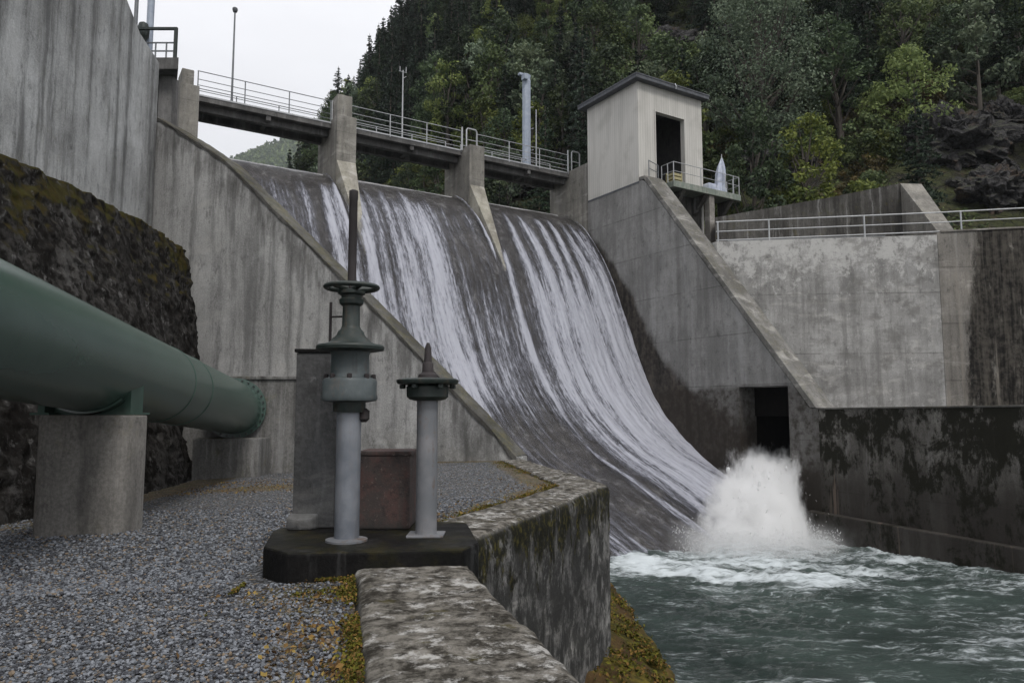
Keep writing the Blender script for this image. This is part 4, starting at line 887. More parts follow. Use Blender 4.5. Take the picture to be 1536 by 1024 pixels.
# ================================================================== FOREGROUND PIPEWORK
PA, PB = np.array((-3.84, 2.2, .96)), np.array((-6.37, 17.0, .05)); R_ = .58
pd = (PB - PA) / np.linalg.norm(PB - PA)
pp = thing('penstock_pipe', tuple(at(140, 540, 8.8)), 'huge dark green steel pipe sloping down to the anchor block at the left', 'pipe')
mb = MB(); mb.tube([PA + (PB - PA) * f_ for f_ in np.linspace(0, 1, 24)], R_, 72); mb.build('barrel', MAT['pipe'], pp, smooth=True)
def ring(c, r0, w_, n=72): mb_ = MB(); mb_.tube([c - pd * w_ / 2, c + pd * w_ / 2], r0, n); return mb_
for Yc in (11.0, 12.1): c = PA + (PB - PA) * ((Yc - PA[1]) / (PB[1] - PA[1])); ring(c, R_ + .009, .035).build('weld_band', MAT['pipe'], pp, smooth=True)
c = PB - pd * .12; ring(c, R_ + .11, .09).build('flange', MAT['pipe'], pp, smooth=True, bevel=0)
e1 = np.cross(pd, (0, 0, 1)); e1 /= np.linalg.norm(e1); e2 = np.cross(e1, pd); mb = MB()
for k in range(28): a = 2 * PI * k / 28; q = c + (R_ + .06) * (math.cos(a) * e1 + math.sin(a) * e2); mb.tube([q - pd * .1, q - pd * .04], .022, 6)
mb.build('flange_bolts', MAT['greenmetal'], pp)
cS = PA + (PB - PA) * ((8.66 - PA[1]) / (PB[1] - PA[1]))
mb = MB()   # saddle under the pipe: curved plate and two uprights
vs = []; fs = []; ns_ = 18
for j, o_ in enumerate((-.22, .22)):
    for k in range(ns_ + 1):
        a = -PI / 2 + (k / ns_ - .5) * 1.5
        for rr in (R_ + .004, R_ + .03): q = cS + pd * o_ + rr * (math.cos(a) * e1 + math.sin(a) * e2); vs.append(tuple(q))
st_ = 2 * (ns_ + 1)
for k in range(ns_): i = 2 * k; fs += [(i + 1, i + 3, st_ + i + 3, st_ + i + 1), (i, i + 1, i + 3, i + 2)[::-1], (st_ + i, st_ + i + 1, st_ + i + 3, st_ + i + 2)]
mb.add(vs, fs); mb.build('saddle_plate', MAT['pipe'], pp)
for sgn in (-1, 1):
    q = cS + e1 * sgn * .46; mb = MB(); mb.box(q[0] - .04, q[0] + .04, q[1] - .14, q[1] + .14, -.045, cS[2] - .2); mb.box(q[0] - .11, q[0] + .11, q[1] - .17, q[1] + .17, -.045, -.02); mb.build('saddle_leg', MAT['pipe'], pp)
mb = MB(); mb.box(cS[0] - .45, cS[0] + .45, cS[1] - .04, cS[1] + .04, -.045, .16); mb.build('saddle_web', MAT['pipe'], pp)
# pedestal
def rounded(cx, cy, hx, hy, r, n=6, rot=0.0):
    out = []
    for sx, sy, a0 in ((1, 1, 0), (-1, 1, PI / 2), (-1, -1, PI), (1, -1, 1.5 * PI)):
        for k in range(n + 1): a = a0 + PI / 2 * k / n; x, y = sx * (hx - r) + r * math.cos(a), sy * (hy - r) + r * math.sin(a); out.append((cx + x * math.cos(rot) - y * math.sin(rot), cy + x * math.sin(rot) + y * math.cos(rot)))
    return out
pe = thing('pipe_pedestal', (-4.9, 8.8, -1.35), 'thick round cornered concrete pedestal carrying the green pipe', 'pedestal')
mb = MB(); mb.plan(rounded(-4.9, 8.66, .53, .3, .17, 6, .06), -1.8, -.05); mb.build('body', MAT['pedestal'], pe, bevel=.02)
# anchor block
ab = thing('anchor_block', (-5.9, 18, -1.5), 'concrete anchor block where the green pipe ends', 'block')
mb = MB(); mb.box(-7.6, -4.5, 17.02, 20.4, -2.4, .72); mb.build('body', MAT['block'], ab, bevel=.03)
mb = MB(); mb.box(-7.6, -4.47, 16.97, 20.4, .72, .8); mb.build('top_slab', MAT['block'], ab, bevel=.02)
mb = MB(); mb.box(-7.0, -5.55, 16.2, 17.0, -2.2, -.6); mb.build('cradle', MAT['block'], ab, bevel=.03)

# plinth with its stands
ZP = -1.03
pl = [(-1.9, 5.72), (-1.64, 5.46), (-.36, 5.62), (-.26, 5.9), (-.42, 6.95), (-1.0, 7.12), (-1.95, 7.0), (-2.08, 6.5)]
mb = MB(); mb.plan(pl, -1.3, ZP); tag(mb.build('valve_plinth', MAT['plinth'], bevel=.025, seg=3), 'black eight sided concrete plinth lying across the kerb, carrying the two valve stands', 'plinth')
def zat(py, Y): return at(518, py, Y)[2]
x0, y0 = -1.315, 5.95
ts = thing('valve_stand', (x0, y0, ZP), 'tall green and galvanised valve stand with a spoked handwheel and rusty spindle', 'valve')
Zt = lambda py: zat(py, y0)
mb = MB(); mb.lathe([(.098, ZP + .004), (.098, Zt(600))], (x0, y0), 32); mb.build('stem_pipe', MAT['galv'], ts, smooth=True)
mb = MB(); mb.lathe([(.165, ZP + .002), (.165, ZP + .018), (.12, ZP + .028), (.1, ZP + .03)], (x0, y0), 28); mb.build('base_flange', MAT['galvrust'], ts, smooth=True)
mb = MB(); mb.lathe([(.125, Zt(618)), (.13, Zt(616)), (.13, Zt(603)), (.1, Zt(602))], (x0, y0), 28); mb.build('collar', MAT['greenmetal'], ts, smooth=True)
mb = MB(); mb.lathe([(.15, Zt(603)), (.215, Zt(601)), (.225, Zt(597)), (.215, Zt(590)), (.218, Zt(572)), (.205, Zt(568)), (.17, Zt(566)), (.165, Zt(562))], (x0, y0), 36); mb.build('gear_drum', MAT['bluegreen'], ts, smooth=True)
mb = MB(); mb.lathe([(.16, Zt(563)), (.155, Zt(560)), (.152, Zt(532)), (.165, Zt(527))], (x0, y0), 36); mb.build('upper_drum', MAT['bluegreen'], ts, smooth=True)
for k in range(8): a = 2 * PI * k / 8 + .2; mb = MB(); mb.lathe([(.02, Zt(572)), (.02, Zt(562)), (.012, Zt(561))], (x0 + .188 * math.cos(a), y0 + .188 * math.sin(a)), 6); mb.build('bolt', MAT['rust'], ts)
mb = MB(); mb.lathe([(.17, Zt(528)), (.27, Zt(525)), (.275, Zt(521)), (.265, Zt(518)), (.2, Zt(516)), (.16, Zt(512)), (.14, Zt(507))], (x0, y0), 40); mb.build('flange_disc', MAT['greenmetal'], ts, smooth=True)
mb = MB(); mb.lathe([(.14, Zt(508)), (.115, Zt(503)), (.102, Zt(497)), (.084, Zt(494)), (.072, Zt(489)), (.069, Zt(458))], (x0, y0), 28); mb.build('bonnet', MAT['greenmetal'], ts, smooth=True)
mb = MB(); mb.lathe([(.075, Zt(459)), (.095, Zt(456)), (.1, Zt(450)), (.082, Zt(447)), (.082, Zt(444)), (.11, Zt(441)), (.11, Zt(437)), (.05, Zt(434))], (x0, y0), 24); mb.build('hub', MAT['greenmetal'], ts, smooth=True)
wz = Zt(431); mb = MB(); nw = 48
vs, fs = [], []
for k in range(nw):
    a = 2 * PI * k / nw
    for j in range(10): b = 2 * PI * j / 10; rr = .205 + .024 * math.cos(b); vs.append((x0 + rr * math.cos(a), y0 + rr * math.sin(a), wz + .02 * math.sin(b)))
for k in range(nw):
    for j in range(10): fs.append((k * 10 + j, ((k + 1) % nw) * 10 + j, ((k + 1) % nw) * 10 + (j + 1) % 10, k * 10 + (j + 1) % 10))
mb.add(vs, fs); hw = mb.build('handwheel', MAT['greenmetal'], ts, smooth=True)
for k in range(5): a = 2 * PI * k / 5 + .3; mb = MB(); mb.tube([(x0 + .05 * math.cos(a), y0 + .05 * math.sin(a), wz - .015), (x0 + .2 * math.cos(a), y0 + .2 * math.sin(a), wz)], [.026, .018], 8); o = mb.build('spoke', MAT['greenmetal'], None, smooth=True); o.parent = hw; 
for o in hw.children:
    for v in o.data.vertices: v.co -= Vector((x0, y0, ZP))
mb = MB(); mb.lathe([(.035, Zt(436)), (.035, Zt(428)), (.034, Zt(300)), (.037, Zt(299)), (.037, Zt(287)), (.02, Zt(285))], (x0, y0), 20); mb.build('spindle', MAT['rust'], ts, smooth=True)
xr = at(496, 470, y0 + .05)[0]; mb = MB(); mb.tube([(xr, y0 + .05, Zt(527)), (xr, y0 + .05, Zt(452))], .012, 8); mb.tube([(xr, y0 + .05, Zt(474)), (x0, y0 + .02, Zt(474))], .008, 6); mb.build('indicator_rod', MAT['rust'], ts)
xq = at(546, 622, y0)[0]; mb = MB(); mb.tube([(x0 + .08, y0, Zt(627)), (xq, y0, Zt(627))], .03, 10); mb.lathe([(.02, Zt(633)), (.045, Zt(628)), (.045, Zt(616)), (.02, Zt(612))], (xq, y0), 12); mb.build('lubricator', MAT['rust'], ts, smooth=True)
x1, y1 = -.712, 6.2; zs1 = lambda py: zat(py, y1)
sv = thing('short_valve_post', (x1, y1, ZP), 'shorter rust streaked galvanised post with a wide flat disc and tapered spindle', 'valve')
mb = MB(); mb.lathe([(.088, ZP + .004), (.088, zs1(598))], (x1, y1), 28); mb.build('stem_pipe', MAT['galvrust'], sv, smooth=True)
mb = MB(); mb.box(x1 - .15, x1 + .15, y1 - .13, y1 + .13, ZP + .002, ZP + .022); mb.build('base_plate', MAT['galvrust'], sv, bevel=.006)
mb = MB(); mb.lathe([(.1, zs1(601)), (.15, zs1(599)), (.175, zs1(595)), (.178, zs1(580)), (.16, zs1(577))], (x1, y1), 32); mb.build('hub', MAT['greenmetal'], sv, smooth=True)
mb = MB(); mb.lathe([(.16, zs1(578)), (.25, zs1(576)), (.262, zs1(573)), (.262, zs1(570)), (.24, zs1(568)), (.06, zs1(566))], (x1, y1), 40); mb.build('disc', MAT['greenmetal'], sv, smooth=True)
for k in range(6): a = 2 * PI * k / 6 + .1; mb = MB(); mb.lathe([(.02, zs1(583)), (.026, zs1(582)), (.026, zs1(577))], (x1 + .21 * math.cos(a), y1 + .21 * math.sin(a)), 6); mb.build('bolt', MAT['greenmetal'], sv)
mb = MB(); mb.lathe([(.085, zs1(568)), (.08, zs1(562)), (.05, zs1(558)), (.045, zs1(545)), (.034, zs1(543)), (.028, zs1(522)), (.012, zs1(514))], (x1, y1), 16); mb.build('spindle', MAT['rust'], sv, smooth=True)
# red block and dark slab behind
rb_ = thing('red_concrete_block', (-1.12, 6.75, ZP), 'squat block with faded red paint between the two valve stands', 'block')
mb = MB(); mb.box(-1.345, -.895, 6.5, 6.95, ZP + .003, -.385); mb.build('body', MAT['red'], rb_, bevel=.02, seg=2)
mb = MB(); mb.box(-1.36, -.88, 6.49, 6.965, -.392, -.352); mb.build('lid', MAT['red'], rb_, bevel=.012)
ds = thing('upright_slab', (-1.7, 6.7, ZP), 'tall dark grey upright slab behind the tall valve stand', 'slab')
xa, xb = at(441, 700, 6.6)[0], at(502, 700, 6.6)[0]; ztop = zat(529, 6.6)
mb = MB(); mb.plan([(xa, 6.58), (xb, 6.62), (xb + .02, 6.86), (xa + .02, 6.82)], ZP + .003, ztop); mb.build('panel', MAT['darkslab'], ds, bevel=.012)
mb = MB(); mb.plan([(xa - .03, 6.5), (xa + .1, 6.47), (xa + .2, 6.5), (xa + .24, 6.575), (xa - .02, 6.57)], ZP + .002, lambda x, y: ZP + .1 + .5 * (y - 6.5)); mb.build('broken_foot', MAT['darkslab'], ds, bevel=.02)
mb = MB(); mb.plan([(xa - .015, 6.56), (xb - .03, 6.6), (xb - .02, 6.88), (xa + .0, 6.84)], ztop + .002, ztop + .035); mb.build('cap_plate', MAT['plinth'], ds, bevel=.008)
#@@NATURE
# ================================================================== POOL WATER
def watermat():
    m = M('teal_pool_water'); P = m.pos(); fo = m.attr('foam'); hh = m.attr('crest')
    wv = m.vadd(P, m.sc(m.noise(m.sc(P, (.35, .35, .35)), 1, 3, col=True), (2.2, 2.2, 0)))
    a = m.noise(m.sc(wv, (.4, 2.4, 1)), 1.5, 10, .75, .3)
    b = m.noise(m.sc(wv, (1.8, 6.5, 1)), 1.8, 9, .78, .5)
    v = m.add(m.mul(a, .55), m.mul(b, .45))
    k = m.mr(m.add(m.add(v, m.mul(fo, .25)), m.mul(hh, .1)), .55, .78)
    base = m.mix(m.mr(m.noise(P, .35, 5), .35, .65), (.012, .022, .018), (.032, .049, .042))
    base = m.mix(m.mul(fo, .55), base, (.16, .19, .18))
    c = m.mix(m.mul(k, .9), base, (.62, .67, .69))
    bp = m.noise(m.sc(P, (1, 1.6, 1)), 5, 7, .7, .3)
    return m.done(m.bsdf(c, m.mr(k, 0, 1, .1, .6), m.bump(m.add(bp, m.mul(b, .7)), .7, .07), spec=.35, IOR=1.33))
MAT['water'] = watermat()
LX, LY = 9.3, 29.0
xs = np.r_[np.linspace(-40, -4, 20), np.linspace(-3.8, 26, 330), np.linspace(26.3, 70, 30)]; ys = np.r_[np.linspace(-30, 5, 25), np.linspace(5.2, 38, 400), np.linspace(39, 60, 12)]
X, Y = np.meshgrid(xs, ys, indexing='ij')
r_ = np.hypot(X - LX, (Y - LY) * 1.1); ang = np.arctan2(Y - LY, X - LX)
turb = np.exp(-(r_ / 9)**2)
w1 = fbm(X * .45, Y * .75, 0, 3, 81) - .5; w2 = 1 - np.abs(fbm(X * 1.3 + w1 * 2, Y * 2.1, 1, 4, 82) - .5) * 4; w3 = fbm(X * 3.2, Y * 5, 2, 3, 83) - .5
ringw = np.sin(r_ * 1.9 - 1.2 * w1 * 3) * np.exp(-r_ / 6)
H = w1 * .16 + w2 * .03 + w3 * .05 + ringw * .08 + turb * (w1 * .35 + w3 * .2)
foam = np.clip(.72 * np.exp(-((X - LX) / 4.2)**2 - ((Y - LY) / 3.6)**2) + .62 * np.exp(-((r_ - 5.2) / 1.0)**2) * sstep(-.2, .5, -np.sin(ang)) * sstep(.35, .6, fbm(X * .4, Y * .8, 5, 3, 85)) + .3 * sstep(.5, .72, fbm(X * .16, Y * .3, 9, 4, 86)) + .3 * np.exp(-((X - 14) / 5)**2 - ((Y - 16) / 6)**2), 0, 1.2)
V = np.stack([X, Y, ZW + H], -1).reshape(-1, 3)
tag(npmesh('pool_water', V, gridfaces(len(xs), len(ys)), MAT['water'], attrs={'foam': foam.ravel(), 'crest': (w2 - .35).ravel()}), 'rough teal water of the stilling pool with drifting foam', 'water', kind='structure')

# ================================================================== OUTLET JET
def spraymat():
    m = M('white_spray'); P = m.pos(); r = m.island(); c = m.mix(r, (.74, .75, .75), (.9, .9, .9))
    d = m.n('BsdfDiffuse', {'Color': c}).outputs[0]; t = m.n('BsdfTranslucent', {'Color': c}).outputs[0]
    return m.done(m.n('MixShader', {0: .4, 1: d, 2: t}).outputs[0])
MAT['spray'] = spraymat()
def jetpts(n, seed, tmax=1.0, spread=1.0):
    rg = np.random.default_rng(seed)
    t0 = 13.75 + 2.5 * rg.random(n); z0 = -2.1 - 3.0 * rg.random(n)**1.2
    sp = 3.6 + 3.6 * rg.random(n); ph = rg.normal(size=n) * .24 * spread + .3 + (t0 - 15.0) * .2
    v = np.stack([-sp * np.cos(ph), sp * np.sin(ph),    .55 * spread * rg.normal(size=n) + .3 - .25 * (z0 + 2)], -1)
    ta = tmax * rg.random(n)**.8
    p = np.stack([np.full(n, SR + .4), t0, z0], -1) + v * ta[:, None]; p[:, 2] -= 4.9 * ta**2; v[:, 2] -= 9.8 * ta
    return p, v
def lumpy(p, seed, amp):
    for sc_, a_ in ((.9, 1.0), (2.4, .5)):
        for i in range(3): p[:, i] += (fbm(p[:, 0] * sc_, p[:, 1] * sc_, p[:, 2] * sc_, 2, seed + i) - .5) * amp * a_
    return p
def inwater(p): return (p[:, 2] > ZW - .12) & (p[:, 2] > chute_z(p[:, 1]) - .2) & (p[:, 0] < SR + .6)
def toworld(p): return np.stack([OX + p[:, 0] * UX + p[:, 1] * VX, OY + p[:, 0] * UY + p[:, 1] * VY, p[:, 2]], -1)
def flecks(p, v, ln, wd, seed):
    rg = np.random.default_rng(seed); n = len(p)
    d = v / (np.linalg.norm(v, axis=1, keepdims=True) + 1e-9) + .45 * rg.normal(size=(n, 3)); d /= np.linalg.norm(d, axis=1, keepdims=True)
    W = lambda q: np.stack([q[:, 0] * UX + q[:, 1] * VX, q[:, 0] * UY + q[:, 1] * VY, q[:, 2]], -1)
    d = W(d); c = toworld(p); a = np.cross(d, rg.normal(size=(n, 3))); a /= np.linalg.norm(a, axis=1, keepdims=True) + 1e-9; b = np.cross(a, d)
    ln, wd = ln[:, None], wd[:, None]
    rings = [c + wd * (math.cos(q) * a + math.sin(q) * b) for q in (0, 2.09, 4.19)]
    V_ = np.stack([c - d * ln, *rings, c + d * ln * .8], 1).reshape(-1, 3)
    f = np.array([(0, 1, 2), (0, 2, 3), (0, 3, 1), (4, 2, 1), (4, 3, 2), (4, 1, 3)]); return V_, (f[None] + (np.arange(n) * 5)[:, None, None]).reshape(-1, 3)
rg = np.random.default_rng(77)
ph_ = (1 + 5**.5) / 2
ICO = np.array([(-1, ph_, 0), (1, ph_, 0), (-1, -ph_, 0), (1, -ph_, 0), (0, -1, ph_), (0, 1, ph_), (0, -1, -ph_), (0, 1, -ph_), (ph_, 0, -1), (ph_, 0, 1), (-ph_, 0, -1), (-ph_, 0, 1)]) / 1.902
ICF = np.array([(0, 11, 5), (0, 5, 1), (0, 1, 7), (0, 7, 10), (0, 10, 11), (1, 5, 9), (5, 11, 4), (11, 10, 2), (10, 7, 6), (7, 1, 8), (3, 9, 4), (3, 4, 2), (3, 2, 6), (3, 6, 8), (3, 8, 9), (4, 9, 5), (2, 4, 11), (6, 2, 10), (8, 6, 7), (9, 8, 1)])
# solid white heart of the jet: many small overlapping lumps
p, v = jetpts(60, 1, .5, .3); p = lumpy(p, 900, .45); k = inwater(p); p = p[k]; n = len(p)
r_ = (.03 + .05 * rg.random((n, 1))) * (.7 + .6 * rg.random((n, 3)))
Vc = (toworld(p)[:, None, :] + ICO[None] * (1 + .5 * (rg.random((n, 12, 1)) - .5)) * r_[:, None, :] * (1, 1, 1.8)).reshape(-1, 3); Fc = (ICF[None] + (np.arange(n) * 12)[:, None, None]).reshape(-1, 3)
# spray: fine flecks
p, v = jetpts(3000, 2, 1.0, .8); p = lumpy(p, 900, .7); k = inwater(p); p, v = p[k], v[k]; n = len(p)
V1, F1 = flecks(p, v, .03 + .12 * rg.random(n)**2, .006 + .014 * rg.random(n)**2, 3)
n = 4500; a = rg.random(n) * 2 * PI; rr = np.sqrt(rg.random(n)) * 2.7; X0, Y0 = LX + .5 + rr * np.cos(a) * 1.25, LY + 1.2 + rr * np.sin(a) * .9
p = np.stack([(X0 - OX) * UX + (Y0 - OY) * UY, (X0 - OX) * VX + (Y0 - OY) * VY, ZW + .75 * rg.random(n)**2.2], -1); v = rg.normal(size=(n, 3)) + (0, .5, .8); k = inwater(p); p, v = p[k], v[k]; n = len(p)
V2, F2 = flecks(p, v, .02 + .08 * rg.random(n), .006 + .012 * rg.random(n), 4)
V = np.concatenate([Vc, V1, V2]); Fq = np.concatenate([Fc, F1 + len(Vc), F2 + len(Vc) + len(V1)])
jet = tag(npmesh('water_jet', V, Fq, MAT['spray'], smooth=True), 'white foaming jet bursting from the square outlet into the pool', 'water jet', kind='stuff')

def mistmat():
    m = M('spray_mist'); P = m.pos(); Q = m.vadd(P, (-OX, -OY, 0)); z = m.sep(P, 2)
    q = m.op('SUBTRACT', SR + .2, m.dot(Q, (UX, UY, 0))); t = m.dot(Q, (VX, VY, 0))
    n1 = m.add(m.mul(m.noise(m.sc(P, (1, 1, .6)), 1.2, 8, .66, .2), .62), m.mul(m.noise(m.sc(P, (3.0, 3.0, 1.0)), 1.3, 7, .75), .38))
    zt = m.add(m.add(m.mul(q, -.13), m.mul(m.mul(q, q), -.075)), -1.7)
    f1 = m.mul(m.op('SUBTRACT', zt, z), 1 / .8)
    dtr = m.op('MAXIMUM', m.op('SUBTRACT', t, 16.2), 0.0)
    f1 = m.op('SUBTRACT', f1, m.mul(m.mul(dtr, dtr), .45))
    f2 = m.mul(m.op('MINIMUM', m.op('SUBTRACT', t, m.add(m.mul(q, .3), 13.5)), m.op('SUBTRACT', m.add(m.mul(q, 1.25), 16.5), t)), 1 / .8)
    f3 = m.mul(m.op('SUBTRACT', 6.6, q), 1 / 3.0)
    f = m.add(m.op('MINIMUM', m.op('MINIMUM', f1, f2), f3), m.mul(m.op('SUBTRACT', n1, .54), 5.5))
    d1 = m.mul(m.mr(f, 0, 1.3), 7.5)
    rx = m.mul(m.op('SUBTRACT', m.sep(P, 0), LX + .4), 1 / 4.2); ry = m.mul(m.op('SUBTRACT', m.sep(P, 1), LY + .9), 1 / 3.3)
    rr = m.op('SQRT', m.add(m.mul(rx, rx), m.mul(ry, ry)))
    g = m.mul(m.mr(m.add(rr, m.mul(m.op('SUBTRACT', n1, .5), 1.4)), 1.0, .2), m.mr(z, -4.3, -5.5))
    den = m.op('MAXIMUM', d1, m.mul(g, 1.1))
    v = m.n('VolumePrincipled', {'Color': (.955, .957, .955, 1), 'Density': den, 'Anisotropy': .0})
    m.t.links.new(v.outputs[0], m.out.inputs['Volume']); return m.m
mb = MB(); mb.plan([D(SR + 1.05, 13.62, 0)[:2], D(SR - .02, 13.62, 0)[:2], D(SR - .02, 12.2, 0)[:2], D(14.6, 14.6, 0)[:2], D(13.6, 21.1, 0)[:2], D(19.2, 22.6, 0)[:2], D(SR - .02, 20.5, 0)[:2], D(SR - .02, 16.38, 0)[:2], D(SR + 1.05, 16.38, 0)[:2]], ZW - .1, -1.2)
tag(mb.build('spray_mist', mistmat()), 'soft white mist round the jet at the outlet', 'mist', kind='stuff')
# ================================================================== HILLS
TOE = np.array([(-60, 120), (-30, 90), (-12, 66), (0, 56), (6, 52.5), (14, 50.5), (22, 48.5), (34, 45.5), (60, 42), (120, 40)], float)
def hill_z(X, Y):
    yt = np.interp(X, TOE[:, 0], TOE[:, 1]); d = Y - yt
    z = 9.5 + 1.08 * d + 4 * (fbm(X * .06, Y * .06, 0, 4, 101) - .5) + 3.2 * (fbm(X * .2, Y * .2, 3, 3, 102) - .5)
    z = np.where(d < 0, 9.5 + 1.4 * d, z)
    k = X + .235 * (Y - 110) + 32                     # distance right of the ridge's left flank
    fl = np.where(k > 0, 44 + 1.3 * k, 44 + 5.5 * k)
    z = np.minimum(z, fl + 3 * (fbm(X * .1, Y * .1, 7, 3, 103) - .5))
    return np.maximum(z, -14)
xs = np.linspace(-60, 110, 240); ys = np.linspace(40, 175, 230); X, Y = np.meshgrid(xs, ys, indexing='ij')
Z = hill_z(X, Y) + .8 * (fbm(X * .8, Y * .8, 1, 4, 104) - .5)
tag(npmesh('wooded_hill', np.stack([X, Y, Z], -1).reshape(-1, 3), gridfaces(240, 230), MAT['hill']), 'steep hillside of dark soil and rock under the forest', 'hill', kind='structure')
mb = MB(); R2 = 1750; mb.add([(-R2, -R2, -15), (R2, -R2, -15), (R2, R2, -15), (-R2, R2, -15)], [(0, 1, 2, 3)]); tag(mb.build('terrain', MAT['hill']), 'valley floor', 'ground', kind='structure')
mb = MB(); a0, a1 = D(-60, -2.6, 0), D(SR + 30, -2.6, 0); mb.plan([a0[:2], a1[:2], (40, 140), (-160, 220), (-200, 60)], 9, 12.0); tag(mb.build('reservoir_water', MAT['water']), 'still water held behind the spillway crest', 'water', kind='structure')
def hillhit(px, py):
    d = ray(px, py); d = d / d[1]
    for Yq in np.arange(44, 170, .25):
        p = d * Yq
        if p[2] < hill_z(p[0], p[1]): return p
    return None
def proj(p):
    x, y, z = p; f_ = y * math.cos(TH) + z * math.sin(TH); u = -y * math.sin(TH) + z * math.cos(TH)
    return 768 + F * x / f_, 512 - F * u / f_

# ---- tree prototypes (crown and trunk meshes shared by every copy)
def leafcloud(pts, nrm_, size, tone, seed, asp=.55):
    rg = np.random.default_rng(seed); n = len(pts); sz = size * (.6 + .8 * rg.random((n, 1)))
    nn = nrm_ + .8 * rg.normal(size=(n, 3)); nn /= np.linalg.norm(nn, axis=1, keepdims=True)
    d = rg.normal(size=(n, 3)); a = np.cross(nn, d); a /= np.linalg.norm(a, axis=1, keepdims=True) + 1e-9; b = np.cross(a, nn)
    V_ = np.stack([pts - b * sz, pts + a * sz * asp - nn * sz * .15, pts + b * sz, pts - a * sz * asp - nn * sz * .15], 1).reshape(-1, 3)
    return V_, np.arange(4 * n).reshape(-1, 4), np.repeat(tone, 4)
def broad(name, h, r, nclump, nleaf, size, mat, seed, z0=.22, label='', cat='tree', flat=1.0):
    rg = np.random.default_rng(seed); root = thing(name, (0, 0, 0), label, cat)
    mb = MB(); top = h * .72; lean = rg.normal(size=2) * .05 * h
    path = [(lean[0] * f_**2 + .08 * math.sin(5 * f_), lean[1] * f_**2, -.8 + (top + .8) * f_) for f_ in np.linspace(0, 1, 7)]
    mb.tube(path, [.026 * h * (1 - .75 * f_) for f_ in np.linspace(0, 1, 7)], 7)
    cs = []; ls = []
    for i in range(nclump):
        f_ = rg.random(); zz = z0 + (1 - z0) * f_; env = r * (math.sin(PI * min(1, (.12 + .9 * f_)))**.7) * flat
        a = rg.random() * 2 * PI; rr = env * (.35 + .7 * rg.random()**.6); c = np.array([rr * math.cos(a), rr * math.sin(a) * .95, h * zz]); c[:2] += lean * zz
        cs.append(c); ls.append((.32 + .3 * rg.random()) * r * .62)
    for c in cs[:max(5, nclump // 3)]:
        b0 = np.array([lean[0] * .3, lean[1] * .3, max(.1 * h, c[2] - .25 * h - .1 * h * rg.random())]); mid = (b0 + c) / 2 + (0, 0, -.03 * h)
        mb.tube([b0, mid, c], [.009 * h, .006 * h, .002 * h], 5)
    mb.build('trunk', MAT['bark'], root, smooth=True)
    pts, nr, tn = [], [], []
    for c, l in zip(cs, ls):
        n_ = int(nleaf * (.6 + .8 * rg.random())); d = rg.normal(size=(n_, 3)); d /= np.linalg.norm(d, axis=1, keepdims=True); q = l * (.35 + .65 * rg.random((n_, 1))**.5)
        p = d * q * (1, 1, .7); p += (fbm(p[:, 0] * 3, p[:, 1] * 3, p[:, 2] * 3, 2, seed)[:, None] - .5) * l * .6
        pts.append(c + p); nr.append(d + (0, 0, .5)); tn.append(np.clip(np.full(n_, rg.random()) + .15 * rg.normal(size=n_), 0, 1))
    V_, F_, T_ = leafcloud(np.concatenate(pts), np.concatenate(nr), size, np.concatenate(tn), seed)
    npmesh('crown', V_, F_, mat, root, attrs={'tone': T_}, smooth=False)
    return root
def conifer(name, h, r, seed, mat, label, wh=26, dens_=1.0):
    rg = np.random.default_rng(seed); root = thing(name, (0, 0, 0), label, 'conifer')
    mb = MB(); mb.tube([(0, 0, -.8), (0, 0, h * .5), (.03 * h * rg.normal() * .3, 0, h)], [.018 * h, .011 * h, .002 * h], 7)
    pts, nr, tn = [], [], []
    for i in range(wh):
        f_ = (i + .5 * rg.random()) / wh; z = h * (.1 + .88 * f_); L_ = r * (1 - f_)**.85 * (.75 + .5 * rg.random()) + .12
        for k in range(int(5 + 4 * (1 - f_))):
            a = rg.random() * 2 * PI; l = L_ * (.55 + .6 * rg.random()); dv = np.array([math.cos(a), math.sin(a), 0]); sd = np.array([-dv[1], dv[0], 0]); n_ = int(max(6, 26 * l / 1.2 * dens_)); u = rg.random(n_)**.8
            drop = -.28 * l * u**1.6 + .1 * l * u; p = dv[None] * (u * l)[:, None] + sd[None] * (rg.normal(size=n_) * .16 * l * (1.1 - u))[:, None]; p[:, 2] += z + drop + rg.normal(size=n_) * .05
            pts.append(p); nr.append(np.tile([0, 0, 1.0], (n_, 1)) + .5 * rg.normal(size=(n_, 3))); tn.append(np.clip(np.full(n_, rg.random()) * .6 + .5 * u * rg.random(n_), 0, 1))
            if k < 3: mb.tube([(0, 0, z), tuple(dv * l * .9 + (0, 0, z - .15 * l))], [.006 * h * (1 - f_) + .008, .004], 4)
    mb.build('trunk', MAT['bark'], root, smooth=True)
    V_, F_, T_ = leafcloud(np.concatenate(pts), np.concatenate(nr), .16, np.concatenate(tn), seed, .38)
    npmesh('crown', V_, F_, mat, root, attrs={'tone': T_}, smooth=False)
    return root
def copy_tree(o):
    r = o.copy(); COL.objects.link(r)
    for ch in o.children:
        c = ch.copy(); COL.objects.link(c); c.parent = r
    return r
LB_B, LB_D, LB_C, LB_S, LB_P = ('mid green leafy tree in the forest on the steep hill', 'dark crowned leafy tree in the forest on the steep hill', 'dark narrow conifer in the forest on the steep hill', 'low bush growing among the trees of the steep hill', 'pale green leafy tree in the forest on the steep hill')
